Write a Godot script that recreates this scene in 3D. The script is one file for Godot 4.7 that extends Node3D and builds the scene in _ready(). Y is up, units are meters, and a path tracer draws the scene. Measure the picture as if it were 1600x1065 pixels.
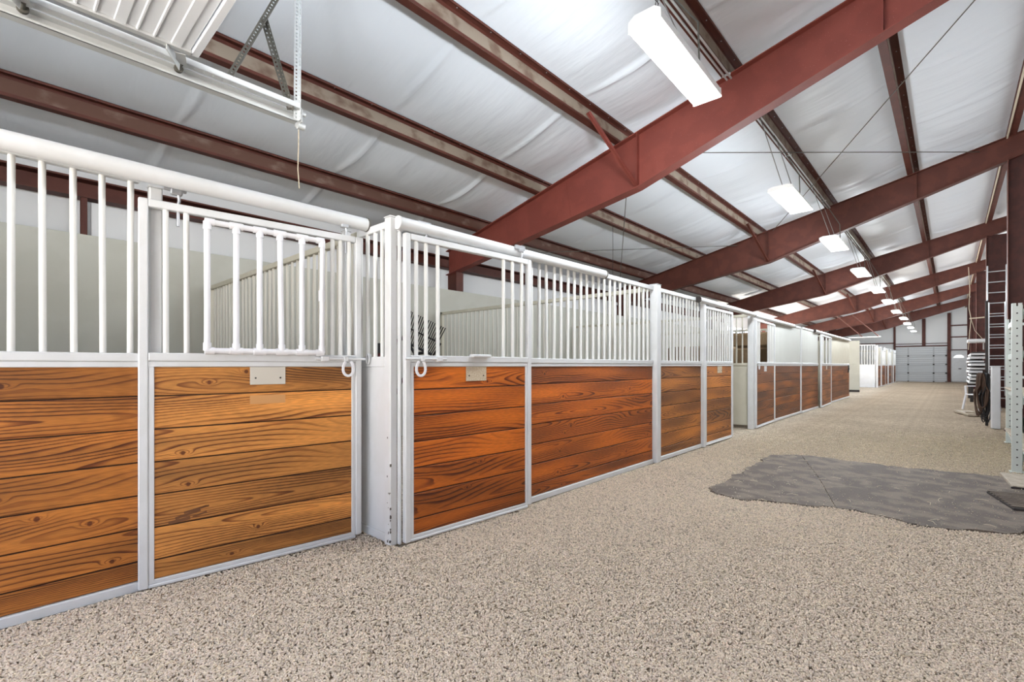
extends Node3D
# Horse barn aisle. x runs across the aisle (stalls at -x, steel columns at +x), -z runs down the aisle.

const SLOPE := 0.24        # roof rise per metre of x
const EAVE0 := 5.2         # height of the purlins' undersides at x = 0
const RAFTERS := [-6.1, -12.6, -19.7, -26.9, -34.0, -41.0]
const Z_END := -47.5
const Z_FRONT := 2.0
const X_REAR := -7.5
const X_RIGHT := 1.55

var rng := RandomNumberGenerator.new()
var used := {}
var M := {}
var bar_cache := {}


class G:
	var v := PackedVector3Array()
	var n := PackedVector3Array()
	var uv := PackedVector2Array()
	var col := PackedColorArray()
	var ix := PackedInt32Array()

	func quad(a: Vector3, b: Vector3, c: Vector3, d: Vector3, nn: Vector3, u := [Vector2.ZERO, Vector2.ZERO, Vector2.ZERO, Vector2.ZERO]) -> void:
		var i := v.size()
		if (b - a).cross(c - a).dot(nn) > 0.0:
			v.append_array(PackedVector3Array([a, d, c, b]))
			uv.append_array(PackedVector2Array([u[0], u[3], u[2], u[1]]))
		else:
			v.append_array(PackedVector3Array([a, b, c, d]))
			uv.append_array(PackedVector2Array([u[0], u[1], u[2], u[3]]))
		n.append_array(PackedVector3Array([nn, nn, nn, nn]))
		ix.append_array(PackedInt32Array([i, i + 1, i + 2, i, i + 2, i + 3]))

	func tri(a: Vector3, b: Vector3, c: Vector3, nn: Vector3) -> void:
		var i := v.size()
		if (b - a).cross(c - a).dot(nn) > 0.0:
			v.append_array(PackedVector3Array([a, c, b]))
		else:
			v.append_array(PackedVector3Array([a, b, c]))
		uv.append_array(PackedVector2Array([Vector2.ZERO, Vector2.ZERO, Vector2.ZERO]))
		n.append_array(PackedVector3Array([nn, nn, nn]))
		ix.append_array(PackedInt32Array([i, i + 1, i + 2]))

	# box of size s about c, turned by B, its edges chamfered by e
	func box(c: Vector3, s: Vector3, e := 0.0, B := Basis()) -> G:
		var h := s * 0.5
		e = minf(e, minf(h.x, minf(h.y, h.z)) * 0.9)
		var k := h - Vector3(e, e, e)
		for a in 3:
			var b := (a + 1) % 3
			var d := (a + 2) % 3
			for sg in [-1.0, 1.0]:
				var p := Vector3.ZERO
				p[a] = h[a] * sg
				var db := Vector3.ZERO
				db[b] = k[b]
				var dd := Vector3.ZERO
				dd[d] = k[d]
				var nn := Vector3.ZERO
				nn[a] = sg
				quad(c + B * (p - db - dd), c + B * (p + db - dd), c + B * (p + db + dd), c + B * (p - db + dd), B * nn)
				if e > 0.0:
					for s2 in [-1.0, 1.0]:
						var q1 := Vector3.ZERO
						q1[a] = h[a] * sg
						q1[b] = k[b] * s2
						var q2 := Vector3.ZERO
						q2[a] = k[a] * sg
						q2[b] = h[b] * s2
						var n2 := Vector3.ZERO
						n2[a] = sg
						n2[b] = s2
						quad(c + B * (q1 - dd), c + B * (q1 + dd), c + B * (q2 + dd), c + B * (q2 - dd), (B * n2).normalized())
		if e > 0.0:
			for sx in [-1.0, 1.0]:
				for sy in [-1.0, 1.0]:
					for sz in [-1.0, 1.0]:
						tri(c + B * Vector3(h.x * sx, k.y * sy, k.z * sz), c + B * Vector3(k.x * sx, h.y * sy, k.z * sz), c + B * Vector3(k.x * sx, k.y * sy, h.z * sz), (B * Vector3(sx, sy, sz)).normalized())
		return self

	func span(a: Vector3, b: Vector3, e := 0.0) -> G:
		return box((a + b) * 0.5, (b - a).abs(), e)

	# bar of rectangular section from p to q; side gives the direction of its width
	func beam(p: Vector3, q: Vector3, wide: float, thick: float, side := Vector3.UP, e := 0.0) -> G:
		var x := (q - p).normalized()
		var y := (side - x * side.dot(x)).normalized()
		return box((p + q) * 0.5, Vector3(p.distance_to(q), wide, thick), e, Basis(x, y, x.cross(y)))

	func tube(pts: Array, r: float, seg := 8, closed := false) -> G:
		var rings := []
		var up := Vector3.UP
		for i in pts.size():
			var a: Vector3 = pts[i - 1] if i > 0 else (pts[pts.size() - 1] if closed else pts[0])
			var b: Vector3 = pts[i + 1] if i < pts.size() - 1 else (pts[0] if closed else pts[i])
			var t := (b - a).normalized()
			if absf(t.dot(up)) > 0.95:
				up = Vector3.RIGHT if absf(t.x) < 0.9 else Vector3.FORWARD
			var x := t.cross(up).normalized()
			up = x.cross(t).normalized()
			var ring := []
			for k in seg:
				var an := TAU * k / seg
				ring.append([pts[i], x * cos(an) + up * sin(an)])
			rings.append(ring)
		var m := rings.size()
		var first := v.size()
		for i in m:
			for k in seg:
				v.append(rings[i][k][0] + rings[i][k][1] * r)
				n.append(rings[i][k][1])
				uv.append(Vector2.ZERO)
		for i in (m if closed else m - 1):
			var j := (i + 1) % m
			for k in seg:
				var l := (k + 1) % seg
				var a := first + i * seg + k
				var b := first + i * seg + l
				var c := first + j * seg + l
				var d := first + j * seg + k
				if (v[b] - v[a]).cross(v[c] - v[a]).dot(n[a] + n[b]) > 0.0:
					ix.append_array(PackedInt32Array([a, d, c, a, c, b]))
				else:
					ix.append_array(PackedInt32Array([a, b, c, a, c, d]))
		if not closed:
			for e in 2:
				var i: int = 0 if e == 0 else m - 1
				var cc: Vector3 = pts[i]
				var nn: Vector3 = (cc - (pts[1] if e == 0 else pts[m - 2])).normalized()
				for k in seg:
					tri(cc, cc + rings[i][k][1] * r, cc + rings[i][(k + 1) % seg][1] * r, nn)
		return self

	# closed outline (in the plane of ax, ay about o) pushed through depth along its normal
	func prism(outline: PackedVector2Array, o: Vector3, ax: Vector3, ay: Vector3, depth: float) -> G:
		var nz := ax.cross(ay).normalized()
		var f := Geometry2D.triangulate_polygon(outline)
		for i in range(0, f.size(), 3):
			for s in [0.0, 1.0]:
				var p := []
				for k in 3:
					var q := outline[f[i + k]]
					p.append(o + ax * q.x + ay * q.y + nz * depth * s)
				tri(p[0], p[1], p[2], nz * (1.0 if s * depth > 0.0 or (s == 0.0 and depth < 0.0) else -1.0))
		var area := 0.0
		for i in outline.size():
			area += outline[i].cross(outline[(i + 1) % outline.size()])
		for i in outline.size():
			var a := outline[i]
			var b := outline[(i + 1) % outline.size()]
			var t := (b - a).normalized()
			var out := (ax * t.y - ay * t.x) * (1.0 if area > 0.0 else -1.0)
			var pa := o + ax * a.x + ay * a.y
			var pb := o + ax * b.x + ay * b.y
			quad(pa, pb, pb + nz * depth, pa + nz * depth, out)
		return self

	# flat strip from p to q with square holes at a pitch, as on slotted angle iron
	func slotted(p: Vector3, q: Vector3, wide: float, thick: float, side: Vector3, pitch: float, hole: float) -> G:
		var x := (q - p).normalized()
		var y := (side - x * side.dot(x)).normalized()
		var L := p.distance_to(q)
		var edge := (wide - hole) * 0.5
		for s in [-1.0, 1.0]:
			var o: Vector3 = y * (wide * 0.5 - edge * 0.5) * s
			beam(p + o, q + o, edge, thick, y)
		var cnt := int(L / pitch)
		for i in cnt + 1:
			var c := p + x * (i * pitch + (pitch - hole) * 0.5)
			if i * pitch + pitch - hole < L:
				box(c, Vector3(pitch - hole, hole, thick), 0.0, Basis(x, y, x.cross(y)))
		return self

	func mesh() -> ArrayMesh:
		var a := []
		a.resize(Mesh.ARRAY_MAX)
		a[Mesh.ARRAY_VERTEX] = v
		a[Mesh.ARRAY_NORMAL] = n
		a[Mesh.ARRAY_TEX_UV] = uv
		if col.size() == v.size():
			a[Mesh.ARRAY_COLOR] = col
		a[Mesh.ARRAY_INDEX] = ix
		var m := ArrayMesh.new()
		m.add_surface_from_arrays(Mesh.PRIMITIVE_TRIANGLES, a)
		return m


func numbered(called: String) -> String:
	var k: int = used.get(called, 0)
	used[called] = k + 1
	return called if k == 0 else "%s_%03d" % [called, k]


func tag(o: Node3D, label: String, category: String, group := "", kind := "") -> void:
	if label:
		o.set_meta("label", label)
	if category:
		o.set_meta("category", category)
	if group:
		o.set_meta("group", group)
	if kind:
		o.set_meta("kind", kind)


func thing(called: String, label: String, category: String, at := Vector3.ZERO, turn := 0.0, group := "", kind := "") -> Node3D:
	var o := Node3D.new()
	o.name = numbered(called)
	add_child(o, true)
	o.position = at
	o.rotation.y = turn
	tag(o, label, category, group, kind)
	return o


func part(called: String, g: G, m: Material, parent: Node3D, label := "", kind := "") -> MeshInstance3D:
	return piece(called, g.mesh(), m, parent, Vector3.ZERO, label, kind)


func piece(called: String, me: Mesh, m: Material, parent: Node3D, at := Vector3.ZERO, label := "", kind := "") -> MeshInstance3D:
	var o := MeshInstance3D.new()
	o.mesh = me
	o.material_override = m
	o.name = called if parent != self else numbered(called)
	parent.add_child(o, true)
	o.position = at
	tag(o, label, "", "", kind)
	return o


func struct(called: String, g: G, m: Material, label := "") -> MeshInstance3D:
	var o := part(called, g, m, self, label)
	o.set_meta("kind", "structure")
	return o


func mat(c: Color, rough := 0.6, metal := 0.0) -> StandardMaterial3D:
	var m := StandardMaterial3D.new()
	m.albedo_color = c
	m.roughness = rough
	m.metallic = metal
	return m


func rgb(r: int, g: int, b: int) -> Color:
	return Color(r / 255.0, g / 255.0, b / 255.0)


func triplanar(m: StandardMaterial3D, tex: Texture2D, scale: Vector3, world := true) -> StandardMaterial3D:
	m.albedo_texture = tex
	m.uv1_triplanar = true
	m.uv1_world_triplanar = world
	m.uv1_scale = scale
	m.uv1_triplanar_sharpness = 4.0
	return m


func noise(kind: int, freq: float, sd: int, oct := 4) -> FastNoiseLite:
	var f := FastNoiseLite.new()
	f.noise_type = kind
	f.frequency = freq
	f.seed = sd
	f.fractal_octaves = oct
	return f


func seamless(f: FastNoiseLite, w: int, h: int) -> PackedByteArray:
	var im := f.get_seamless_image(w, h)
	im.convert(Image.FORMAT_L8)
	return im.get_data()


func texture(w: int, h: int, data: PackedByteArray, form := Image.FORMAT_RGB8) -> ImageTexture:
	return ImageTexture.create_from_image(Image.create_from_data(w, h, false, form, data))


# ---------------------------------------------------------------- camera, sky, lights

const LAMPS := [  # x, z of each ceiling fitting's middle
	[-1.58, -3.68], [-1.68, -7.75], [-1.66, -11.1], [-1.68, -15.0], [-1.69, -18.8], [-1.70, -22.5], [-1.75, -26.9], [-1.73, -31.0], [-1.79, -34.9], [-1.82, -38.6], [-1.86, -42.7],
	[-1.55, 0.45]]  # added fitting, out of view, brightens the ceiling beside the overhead door
const LAMP_Y := 3.55
const LAMP_ENERGY := 2.55
const SKY_ENERGY := 1.6
const GROUND_ENERGY := 4.3
const EXPOSURE := 1.0


func set_stage() -> void:
	var cam := Camera3D.new()
	cam.name = "camera"
	cam.projection = Camera3D.PROJECTION_FRUSTUM
	cam.near = 0.05
	cam.far = 200.0
	cam.size = 0.05 * 1065.0 / 745.0
	cam.frustum_offset = Vector2(0.0, 0.05 * 38.5 / 745.0)
	cam.position = Vector3(0, 1.2, 0)
	cam.rotation.y = deg_to_rad(42.597)
	add_child(cam)
	cam.current = true
	var sky := ProceduralSkyMaterial.new()
	sky.sky_top_color = Color(0.78, 0.86, 1.0)
	sky.sky_horizon_color = Color(0.95, 0.97, 1.0)
	sky.ground_horizon_color = Color(0.80, 0.78, 0.75)
	sky.ground_bottom_color = Color(0.74, 0.72, 0.69)
	sky.sky_energy_multiplier = SKY_ENERGY
	sky.ground_energy_multiplier = GROUND_ENERGY
	var env := Environment.new()
	env.background_mode = Environment.BG_SKY
	env.sky = Sky.new()
	env.sky.sky_material = sky
	env.tonemap_mode = Environment.TONE_MAPPER_LINEAR
	env.tonemap_exposure = EXPOSURE
	env.sdfgi_enabled = true
	env.ssao_enabled = true
	env.ssil_enabled = true
	var we := WorldEnvironment.new()
	we.name = "world_environment"
	we.environment = env
	add_child(we)


func lamp_light(at: Vector3, size: Vector2, energy: float, parent: Node3D) -> void:
	var l := OmniLight3D.new()
	l.name = "lamp_light"
	l.light_size = size.x * 0.5
	l.light_energy = energy
	l.light_color = Color(0.95, 0.98, 1.0)
	l.shadow_enabled = true
	l.omni_range = 60.0
	l.omni_attenuation = 2.0
	parent.add_child(l, true)
	l.position = at


# ---------------------------------------------------------------- materials

func wood_texture() -> ImageTexture:
	var W := 2048
	var H := 1024
	var R := 128
	var data := PackedByteArray()
	data.resize(W * H * 3)
	var n1 := noise(FastNoiseLite.TYPE_SIMPLEX, 0.012, 11, 2)
	var n2 := noise(FastNoiseLite.TYPE_SIMPLEX, 0.5, 12, 1)
	var r := RandomNumberGenerator.new()
	r.seed = 5
	for row in 8:
		var yc := r.randf_range(-10.0, 138.0)
		var d0 := r.randf_range(24.0, 60.0)
		var p1 := r.randf() * TAU
		var p2 := r.randf() * TAU
		var a1 := r.randf_range(12.0, 30.0)
		var a2 := r.randf_range(1.5, 3.5)
		var sp := r.randf_range(7.0, 11.0)
		var edge := r.randf_range(0.42, 0.6)
		var knots := []
		for k in r.randi_range(1, 3):
			knots.append(Vector3(r.randf_range(80, W - 80), r.randf_range(25, 105), r.randf_range(5, 11)))
		for x in W:
			var d := d0 + a1 * sin(x * 0.0030 + p1) + a2 * sin(x * 0.0105 + p2)
			var y0 := yc + 9.0 * sin(x * 0.0022 + p2)
			var tone := 0.05 * sin(x * 0.004 + p1 * 2.0)
			var near := []
			for k in knots:
				if absf(k.x - x) < k.z * 14.0:
					near.append(k)
			for y in R:
				var wn := n1.get_noise_2d(x * 0.05, y * 0.55 + row * 300.0)
				var dy := y - y0
				var t := sqrt(dy * dy + d * d) / sp + wn * 1.5
				var core := 0.0
				for k in near:
					var ex: float = (x - k.x) / (k.z * 3.6)
					var ey: float = (y - k.y) / (k.z * 1.3)
					var e := ex * ex + ey * ey
					if e < 7.0:
						t += 2.6 * exp(-e * 0.8) * signf(k.y - y0)
						var cx: float = (x - k.x) / (k.z * 1.3)
						core = maxf(core, 1.0 - smoothstep(0.25, 1.0, cx * cx + ey * ey))
				var f := t - floorf(t)
				var late := smoothstep(edge, 0.93, f) * (1.0 - smoothstep(0.95, 1.0, f))
				var fib := n2.get_noise_2d(x * 0.03, y * 1.3 + row * 77.0)
				late = clampf(late * clampf(0.74 + 0.9 * wn, 0.12, 1.0) + core * 0.85, 0.0, 1.0)
				var br := 1.0 + fib * 0.12 - wn * 0.14 + tone
				var o := ((row * R + y) * W + x) * 3
				data[o] = int(clampf(lerpf(208.0, 98.0, late) * br, 0, 255))
				data[o + 1] = int(clampf(lerpf(138.0, 46.0, late) * br, 0, 255))
				data[o + 2] = int(clampf(lerpf(71.0, 18.0, late) * br, 0, 255))
	return texture(W, H, data)


func gravel_textures() -> Array:
	var S := 1024
	var c := noise(FastNoiseLite.TYPE_CELLULAR, 0.085, 21, 1)
	c.fractal_type = FastNoiseLite.FRACTAL_NONE
	c.cellular_return_type = FastNoiseLite.RETURN_CELL_VALUE
	var cell := seamless(c, S, S)
	c.cellular_return_type = FastNoiseLite.RETURN_DISTANCE
	var dist := seamless(c, S, S)
	var f := seamless(noise(FastNoiseLite.TYPE_SIMPLEX, 0.006, 22, 3), S, S)
	var a := PackedByteArray()
	a.resize(S * S * 3)
	var hgt := PackedByteArray()
	hgt.resize(S * S)
	for i in S * S:
		var dd := dist[i] / 255.0
		var b := (0.72 + 0.36 * cell[i] / 255.0) * (1.0 - 0.45 * dd * dd) * (0.9 + 0.2 * f[i] / 255.0)
		a[i * 3] = int(clampf(220.0 * b, 0, 255))
		a[i * 3 + 1] = int(clampf(204.0 * b, 0, 255))
		a[i * 3 + 2] = int(clampf(182.0 * b, 0, 255))
		hgt[i] = 255 - dist[i]
	return [texture(S, S, a), texture(S, S, hgt, Image.FORMAT_L8)]


# blotches of two colours from fractal noise, seamless
func blotch(c0: Color, c1: Color, freq: float, sd: int, lo := 0.35, hi := 0.65, S := 512, specks := 0.0) -> ImageTexture:
	var f := seamless(noise(FastNoiseLite.TYPE_SIMPLEX, freq, sd, 5), S, S)
	var r := RandomNumberGenerator.new()
	r.seed = sd
	var a := PackedByteArray()
	a.resize(S * S * 3)
	for i in S * S:
		var t := smoothstep(lo, hi, f[i] / 255.0)
		var c := c0.lerp(c1, t)
		if specks > 0.0 and r.randf() < specks:
			c = c.lightened(0.45)
		a[i * 3] = int(c.r * 255.0)
		a[i * 3 + 1] = int(c.g * 255.0)
		a[i * 3 + 2] = int(c.b * 255.0)
	return texture(S, S, a)


func make_materials() -> void:
	var wt := wood_texture()
	var tints := {"wood_weathered": Color(0.95, 0.97, 0.95), "wood_brown": Color(0.80, 0.76, 0.655), "wood_red": Color(0.84, 0.675, 0.41), "wood_dull": Color(0.66, 0.60, 0.50)}
	for k in tints:
		for j in 3:
			var m := mat(tints[k] * [1.0, 0.88, 1.07][j], 0.52)
			m.albedo_color.a = 1.0
			m.albedo_texture = wt
			m.heightmap_enabled = true
			m.heightmap_texture = wt
			m.heightmap_scale = 0.12
			M["%s%d" % [k, j]] = m
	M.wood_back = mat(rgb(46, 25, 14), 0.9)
	var paint := blotch(rgb(249, 249, 248), rgb(245, 245, 243), 0.006, 31)
	M.white = triplanar(mat(Color(0.875, 0.88, 0.89), 0.42), paint, Vector3.ONE)
	M.cream = triplanar(mat(Color(0.83, 0.81, 0.745), 0.5), paint, Vector3.ONE)
	M.bar = mat(rgb(228, 228, 225), 0.4)
	M.pvc = mat(rgb(234, 234, 238), 0.3)
	M.slat = mat(rgb(204, 206, 201), 0.6)
	M.rack = mat(rgb(208, 215, 210), 0.5)
	M.inner_bar = mat(rgb(208, 204, 192), 0.45)
	M.beige = triplanar(mat(rgb(190, 189, 180), 0.6), blotch(rgb(252, 252, 250), rgb(247, 247, 244), 0.006, 33), Vector3(0.5, 0.5, 0.5))
	var gt := gravel_textures()
	M.gravel = triplanar(mat(Color(1, 1, 1), 0.95), gt[0], Vector3.ONE * 0.8)
	M.gravel.heightmap_enabled = true
	M.gravel.heightmap_texture = gt[1]
	M.gravel.heightmap_scale = 0.5
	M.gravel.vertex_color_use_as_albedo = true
	M.pebble = mat(Color(1, 1, 1), 0.9)
	M.pebble.vertex_color_use_as_albedo = true
	M.straw = mat(rgb(240, 226, 198), 0.7)
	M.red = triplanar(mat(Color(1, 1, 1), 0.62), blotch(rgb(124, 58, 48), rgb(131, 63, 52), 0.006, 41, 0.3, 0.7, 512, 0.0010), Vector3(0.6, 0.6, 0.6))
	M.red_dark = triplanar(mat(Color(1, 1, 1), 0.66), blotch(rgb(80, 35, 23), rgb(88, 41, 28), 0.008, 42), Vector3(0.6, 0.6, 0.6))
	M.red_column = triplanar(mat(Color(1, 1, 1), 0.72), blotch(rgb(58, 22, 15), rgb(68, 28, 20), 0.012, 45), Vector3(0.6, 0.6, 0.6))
	M.dusty = triplanar(mat(Color(1, 1, 1), 0.8), blotch(rgb(142, 128, 113), rgb(108, 86, 72), 0.012, 43, 0.42, 0.95), Vector3(0.9, 0.5, 0.37))
	M.dusty_brown = triplanar(mat(Color(1, 1, 1), 0.8), blotch(rgb(96, 66, 54), rgb(126, 104, 92), 0.012, 44, 0.5, 0.98), Vector3(0.9, 0.5, 0.31))
	var wr := texture(512, 512, seamless(noise(FastNoiseLite.TYPE_SIMPLEX, 0.02, 51, 4), 512, 512), Image.FORMAT_L8)
	M.vinyl = mat(rgb(230, 234, 240), 0.45)
	M.vinyl.heightmap_enabled = true
	M.vinyl.heightmap_texture = wr
	M.vinyl.heightmap_scale = 0.55
	M.vinyl.uv1_triplanar = true
	M.vinyl.uv1_world_triplanar = true
	M.vinyl.uv1_scale = Vector3(0.10, 0.3, 0.45)
	M.wall_vinyl = mat(rgb(222, 222, 222), 0.55)
	M.galv = mat(rgb(206, 208, 208), 0.42, 0.25)
	M.galv_dull = mat(rgb(92, 89, 82), 0.55, 0.2)
	M.steel = mat(rgb(150, 148, 144), 0.4, 0.7)
	M.black = mat(rgb(26, 25, 26), 0.55)
	M.dark = mat(rgb(48, 42, 40), 0.7)
	M.rubber = triplanar(mat(Color(1, 1, 1), 0.85), blotch(rgb(90, 80, 72), rgb(120, 108, 97), 0.008, 61, 0.3, 0.75, 512, 0.012), Vector3(0.7, 0.7, 0.7))
	M.dust = mat(rgb(150, 140, 126), 0.95)
	M.plate = mat(rgb(206, 200, 188), 0.4)
	M.plate_tan = triplanar(mat(Color(1, 1, 1), 0.5), blotch(rgb(190, 172, 146), rgb(204, 190, 168), 0.03, 71), Vector3(4, 4, 4))
	M.door_panel = mat(rgb(236, 239, 244), 0.45)
	M.grey_door = mat(rgb(206, 208, 210), 0.5)
	M.grey_rib = mat(rgb(178, 180, 182), 0.5)
	M.lamp_body = mat(rgb(236, 236, 234), 0.4)
	M.lens = mat(rgb(250, 250, 248), 0.5)
	M.lens.emission_enabled = true
	M.lens.emission = Color(1.0, 0.985, 0.96)
	M.lens.emission_energy_multiplier = 2.2
	M.brown_rope = mat(rgb(74, 54, 42), 0.85)
	M.cord = mat(rgb(196, 182, 160), 0.8)
	M.alu = mat(rgb(196, 198, 202), 0.32, 0.7)
	M.bale = triplanar(mat(Color(1, 1, 1), 0.95), blotch(rgb(150, 124, 92), rgb(96, 78, 58), 0.05, 81, 0.3, 0.7), Vector3(1.5, 3.0, 1.5))
	M.liner_dark = mat(rgb(92, 52, 42), 0.7)
	M.board = triplanar(mat(Color(1, 1, 1), 0.7), blotch(rgb(196, 184, 166), rgb(160, 146, 128), 0.02, 83), Vector3(1.0, 4.0, 4.0))
	M.window = mat(rgb(250, 250, 252), 0.2)
	M.window.emission_enabled = true
	M.window.emission = Color(0.95, 0.97, 1.0)
	M.window.emission_energy_multiplier = 1.3


# ---------------------------------------------------------------- shell

func roof_y(x: float) -> float:
	return EAVE0 + SLOPE * x


func make_shell() -> void:
	# floor: gravel bed, gently uneven
	var g := G.new()
	var f := noise(FastNoiseLite.TYPE_SIMPLEX, 0.35, 3, 3)
	var x0 := X_REAR - 0.1
	var x1 := X_RIGHT + 0.1
	var nx := 46
	var nz := 250
	for i in nz + 1:
		for j in nx + 1:
			var x := lerpf(x0, x1, float(j) / nx)
			var z := lerpf(Z_FRONT + 3.0, Z_END - 0.2, float(i) / nz)
			g.v.append(Vector3(x, f.get_noise_2d(x, z) * 0.012 - 0.008, z))
			g.n.append(Vector3.UP)
			g.uv.append(Vector2(x, z))
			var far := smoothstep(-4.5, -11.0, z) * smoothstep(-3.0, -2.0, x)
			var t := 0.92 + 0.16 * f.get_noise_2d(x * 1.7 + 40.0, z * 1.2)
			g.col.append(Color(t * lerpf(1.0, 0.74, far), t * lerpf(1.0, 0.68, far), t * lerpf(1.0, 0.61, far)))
	for i in nz:
		for j in nx:
			var a := i * (nx + 1) + j
			var b := a + 1
			var c := a + nx + 2
			var d := a + nx + 1
			g.ix.append_array(PackedInt32Array([a, c, b, a, d, c]))
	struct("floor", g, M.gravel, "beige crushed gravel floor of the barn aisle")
	# ceiling: white vinyl-faced insulation, sagging a little between the purlins, with a thin fin at each joint
	g = G.new()
	var px := [-7.6, -6.37, -4.95, -3.46, -1.98, -0.56, 0.86, 1.7]
	var steps := 10
	var w := noise(FastNoiseLite.TYPE_SIMPLEX, 0.9, 4, 3)
	var zc := []
	var z := Z_FRONT + 0.1
	while z > Z_END - 0.1:
		zc.append(z)
		z -= 0.035 if z > -9.0 else (0.07 if z > -20.0 else 0.16)
	var cols := 0
	for zz in zc:
		cols = 0
		for b in px.size() - 1:
			for k in steps + (1 if b == px.size() - 2 else 0):
				var t := float(k) / steps
				var x := lerpf(px[b], px[b + 1], t)
				var seam := fposmod(zz + 0.45 + 0.05 * sin(x * 2.0), 1.83)
				var fin := 0.055 * exp(-pow((seam - 0.9) / 0.035, 2.0)) * sin(PI * t)
				var pull := exp(-pow((seam - 0.9) / 0.35, 2.0))
				var sag := (0.035 + 0.05 * (1.0 - pull * 0.6)) * sin(PI * t)
				sag += w.get_noise_2d(x * 0.45, zz * 2.2) * 0.011 * sin(PI * t)
				g.v.append(Vector3(x, roof_y(x) + 0.205 - sag - fin, zz))
				g.uv.append(Vector2(x, zz))
				g.n.append(Vector3.DOWN)
				cols += 1
	for i in zc.size() - 1:
		for j in cols - 1:
			var a := i * cols + j
			g.ix.append_array(PackedInt32Array([a, a + 1, a + cols + 1, a, a + cols + 1, a + cols]))
	for i in zc.size():
		for j in cols:
			var du := g.v[i * cols + mini(j + 1, cols - 1)] - g.v[i * cols + maxi(j - 1, 0)]
			var dv := g.v[mini(i + 1, zc.size() - 1) * cols + j] - g.v[maxi(i - 1, 0) * cols + j]
			var nn := du.cross(dv).normalized()
			g.n[i * cols + j] = nn if nn.y < 0.0 else -nn
	var ce := struct("ceiling", g, M.vinyl, "white vinyl insulation under the sloping roof")
	var gr := G.new()
	gr.prism(PackedVector2Array([Vector2(X_REAR - 0.3, roof_y(X_REAR - 0.3) + 0.3), Vector2(X_RIGHT + 0.3, roof_y(X_RIGHT + 0.3) + 0.3), Vector2(X_RIGHT + 0.3, roof_y(X_RIGHT + 0.3) + 0.36), Vector2(X_REAR - 0.3, roof_y(X_REAR - 0.3) + 0.36)]), Vector3(0, 0, Z_FRONT + 0.3), Vector3.RIGHT, Vector3.UP, -(Z_FRONT - Z_END + 0.6))
	part("roof_sheet", gr, M.galv, ce)
	# rear side wall, open between z = -23 and -31 for a side doorway
	g = G.new()
	for s in [[Z_FRONT, -22.6, 0.0], [-31.4, Z_END, 0.0], [-22.6, -31.4, 3.0]]:
		g.span(Vector3(X_REAR - 0.15, s[2] if s[2] > 0.0 else -0.15, s[1]), Vector3(X_REAR, 3.66, s[0]))
	var wl := struct("wall_left", g, M.wall_vinyl, "white insulated side wall behind the stalls")
	var names := [Z_FRONT, -0.35, -2.8, -5.25, -7.7, -10.15, -12.6, -15.05, -17.5, -19.95, -22.3]
	for i in names.size() - 1:
		part("liner_panel", G.new().span(Vector3(-6.92, 0.0, names[i + 1] + 0.003), Vector3(-6.90, 2.62, names[i] - 0.003), 0.003), M.beige, wl)
	for s in [[-32.4, -36.0], [-36.0, -40.0], [-40.0, -44.2]]:
		part("liner_panel", G.new().span(Vector3(-6.92, 0.0, s[1] + 0.003), Vector3(-6.90, 2.62, s[0] - 0.003), 0.003), M.beige, wl)
	part("girt", G.new().span(Vector3(-7.48, 3.13, -22.5), Vector3(-7.30, 3.15, Z_FRONT)).span(Vector3(-7.48, 3.15, -22.5), Vector3(-7.45, 3.34, Z_FRONT)).span(Vector3(-7.48, 3.33, -22.5), Vector3(-7.30, 3.35, Z_FRONT)), M.red_dark, wl)
	part("girt", G.new().span(Vector3(-7.48, 3.13, Z_END), Vector3(-7.30, 3.34, -31.5), 0.004), M.red_dark, wl)
	part("stud", G.new().span(Vector3(-7.34, 2.5, -0.73), Vector3(-7.28, 3.12, -0.67), 0.004), M.red_dark, wl)
	part("stud", G.new().span(Vector3(-7.44, 2.5, -0.84), Vector3(-7.36, 3.10, -0.77), 0.004), M.wall_vinyl, wl)
	# wall beyond the columns
	g = G.new()
	g.span(Vector3(X_RIGHT, 2.4, Z_END), Vector3(X_RIGHT + 0.15, roof_y(X_RIGHT) + 0.3, Z_FRONT))
	var wr := struct("wall_right", g, M.wall_vinyl, "insulated wall behind the steel columns")
	part("wainscot", G.new().span(Vector3(X_RIGHT - 0.02, -0.15, Z_END), Vector3(X_RIGHT + 0.15, 2.4, Z_FRONT)), M.liner_dark, wr)
	# end wall behind the camera with the open overhead doorway
	g = G.new()
	var h0 := roof_y(X_REAR) + 0.3
	g.prism(PackedVector2Array([Vector2(X_REAR, -0.15), Vector2(-3.3, -0.15), Vector2(-3.3, 2.95), Vector2(0.45, 2.95), Vector2(0.45, -0.15), Vector2(X_RIGHT, -0.15), Vector2(X_RIGHT, roof_y(X_RIGHT) + 0.3), Vector2(X_REAR, h0)]), Vector3(0, 0, Z_FRONT), Vector3.RIGHT, Vector3.UP, 0.15)
	struct("wall_front", g, M.wall_vinyl, "insulated end wall with the open overhead doorway")
	# far end wall
	g = G.new()
	g.prism(PackedVector2Array([Vector2(X_REAR, -0.15), Vector2(X_RIGHT, -0.15), Vector2(X_RIGHT, roof_y(X_RIGHT) + 0.3), Vector2(X_REAR, h0)]), Vector3(0, 0, Z_END), Vector3.RIGHT, Vector3.UP, -0.15)
	var we := struct("wall_end", g, M.wall_vinyl, "white insulated wall at the far end of the aisle")
	for q in [[-3.25, -3.13, 0.0, 4.35], [-1.58, -1.38, 2.66, 4.72], [-0.17, 0.02, 0.0, 5.05]]:
		part("post", G.new().span(Vector3(q[0], q[2], Z_END), Vector3(q[1], q[3], Z_END + 0.2), 0.005), M.red_dark, we)
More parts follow.
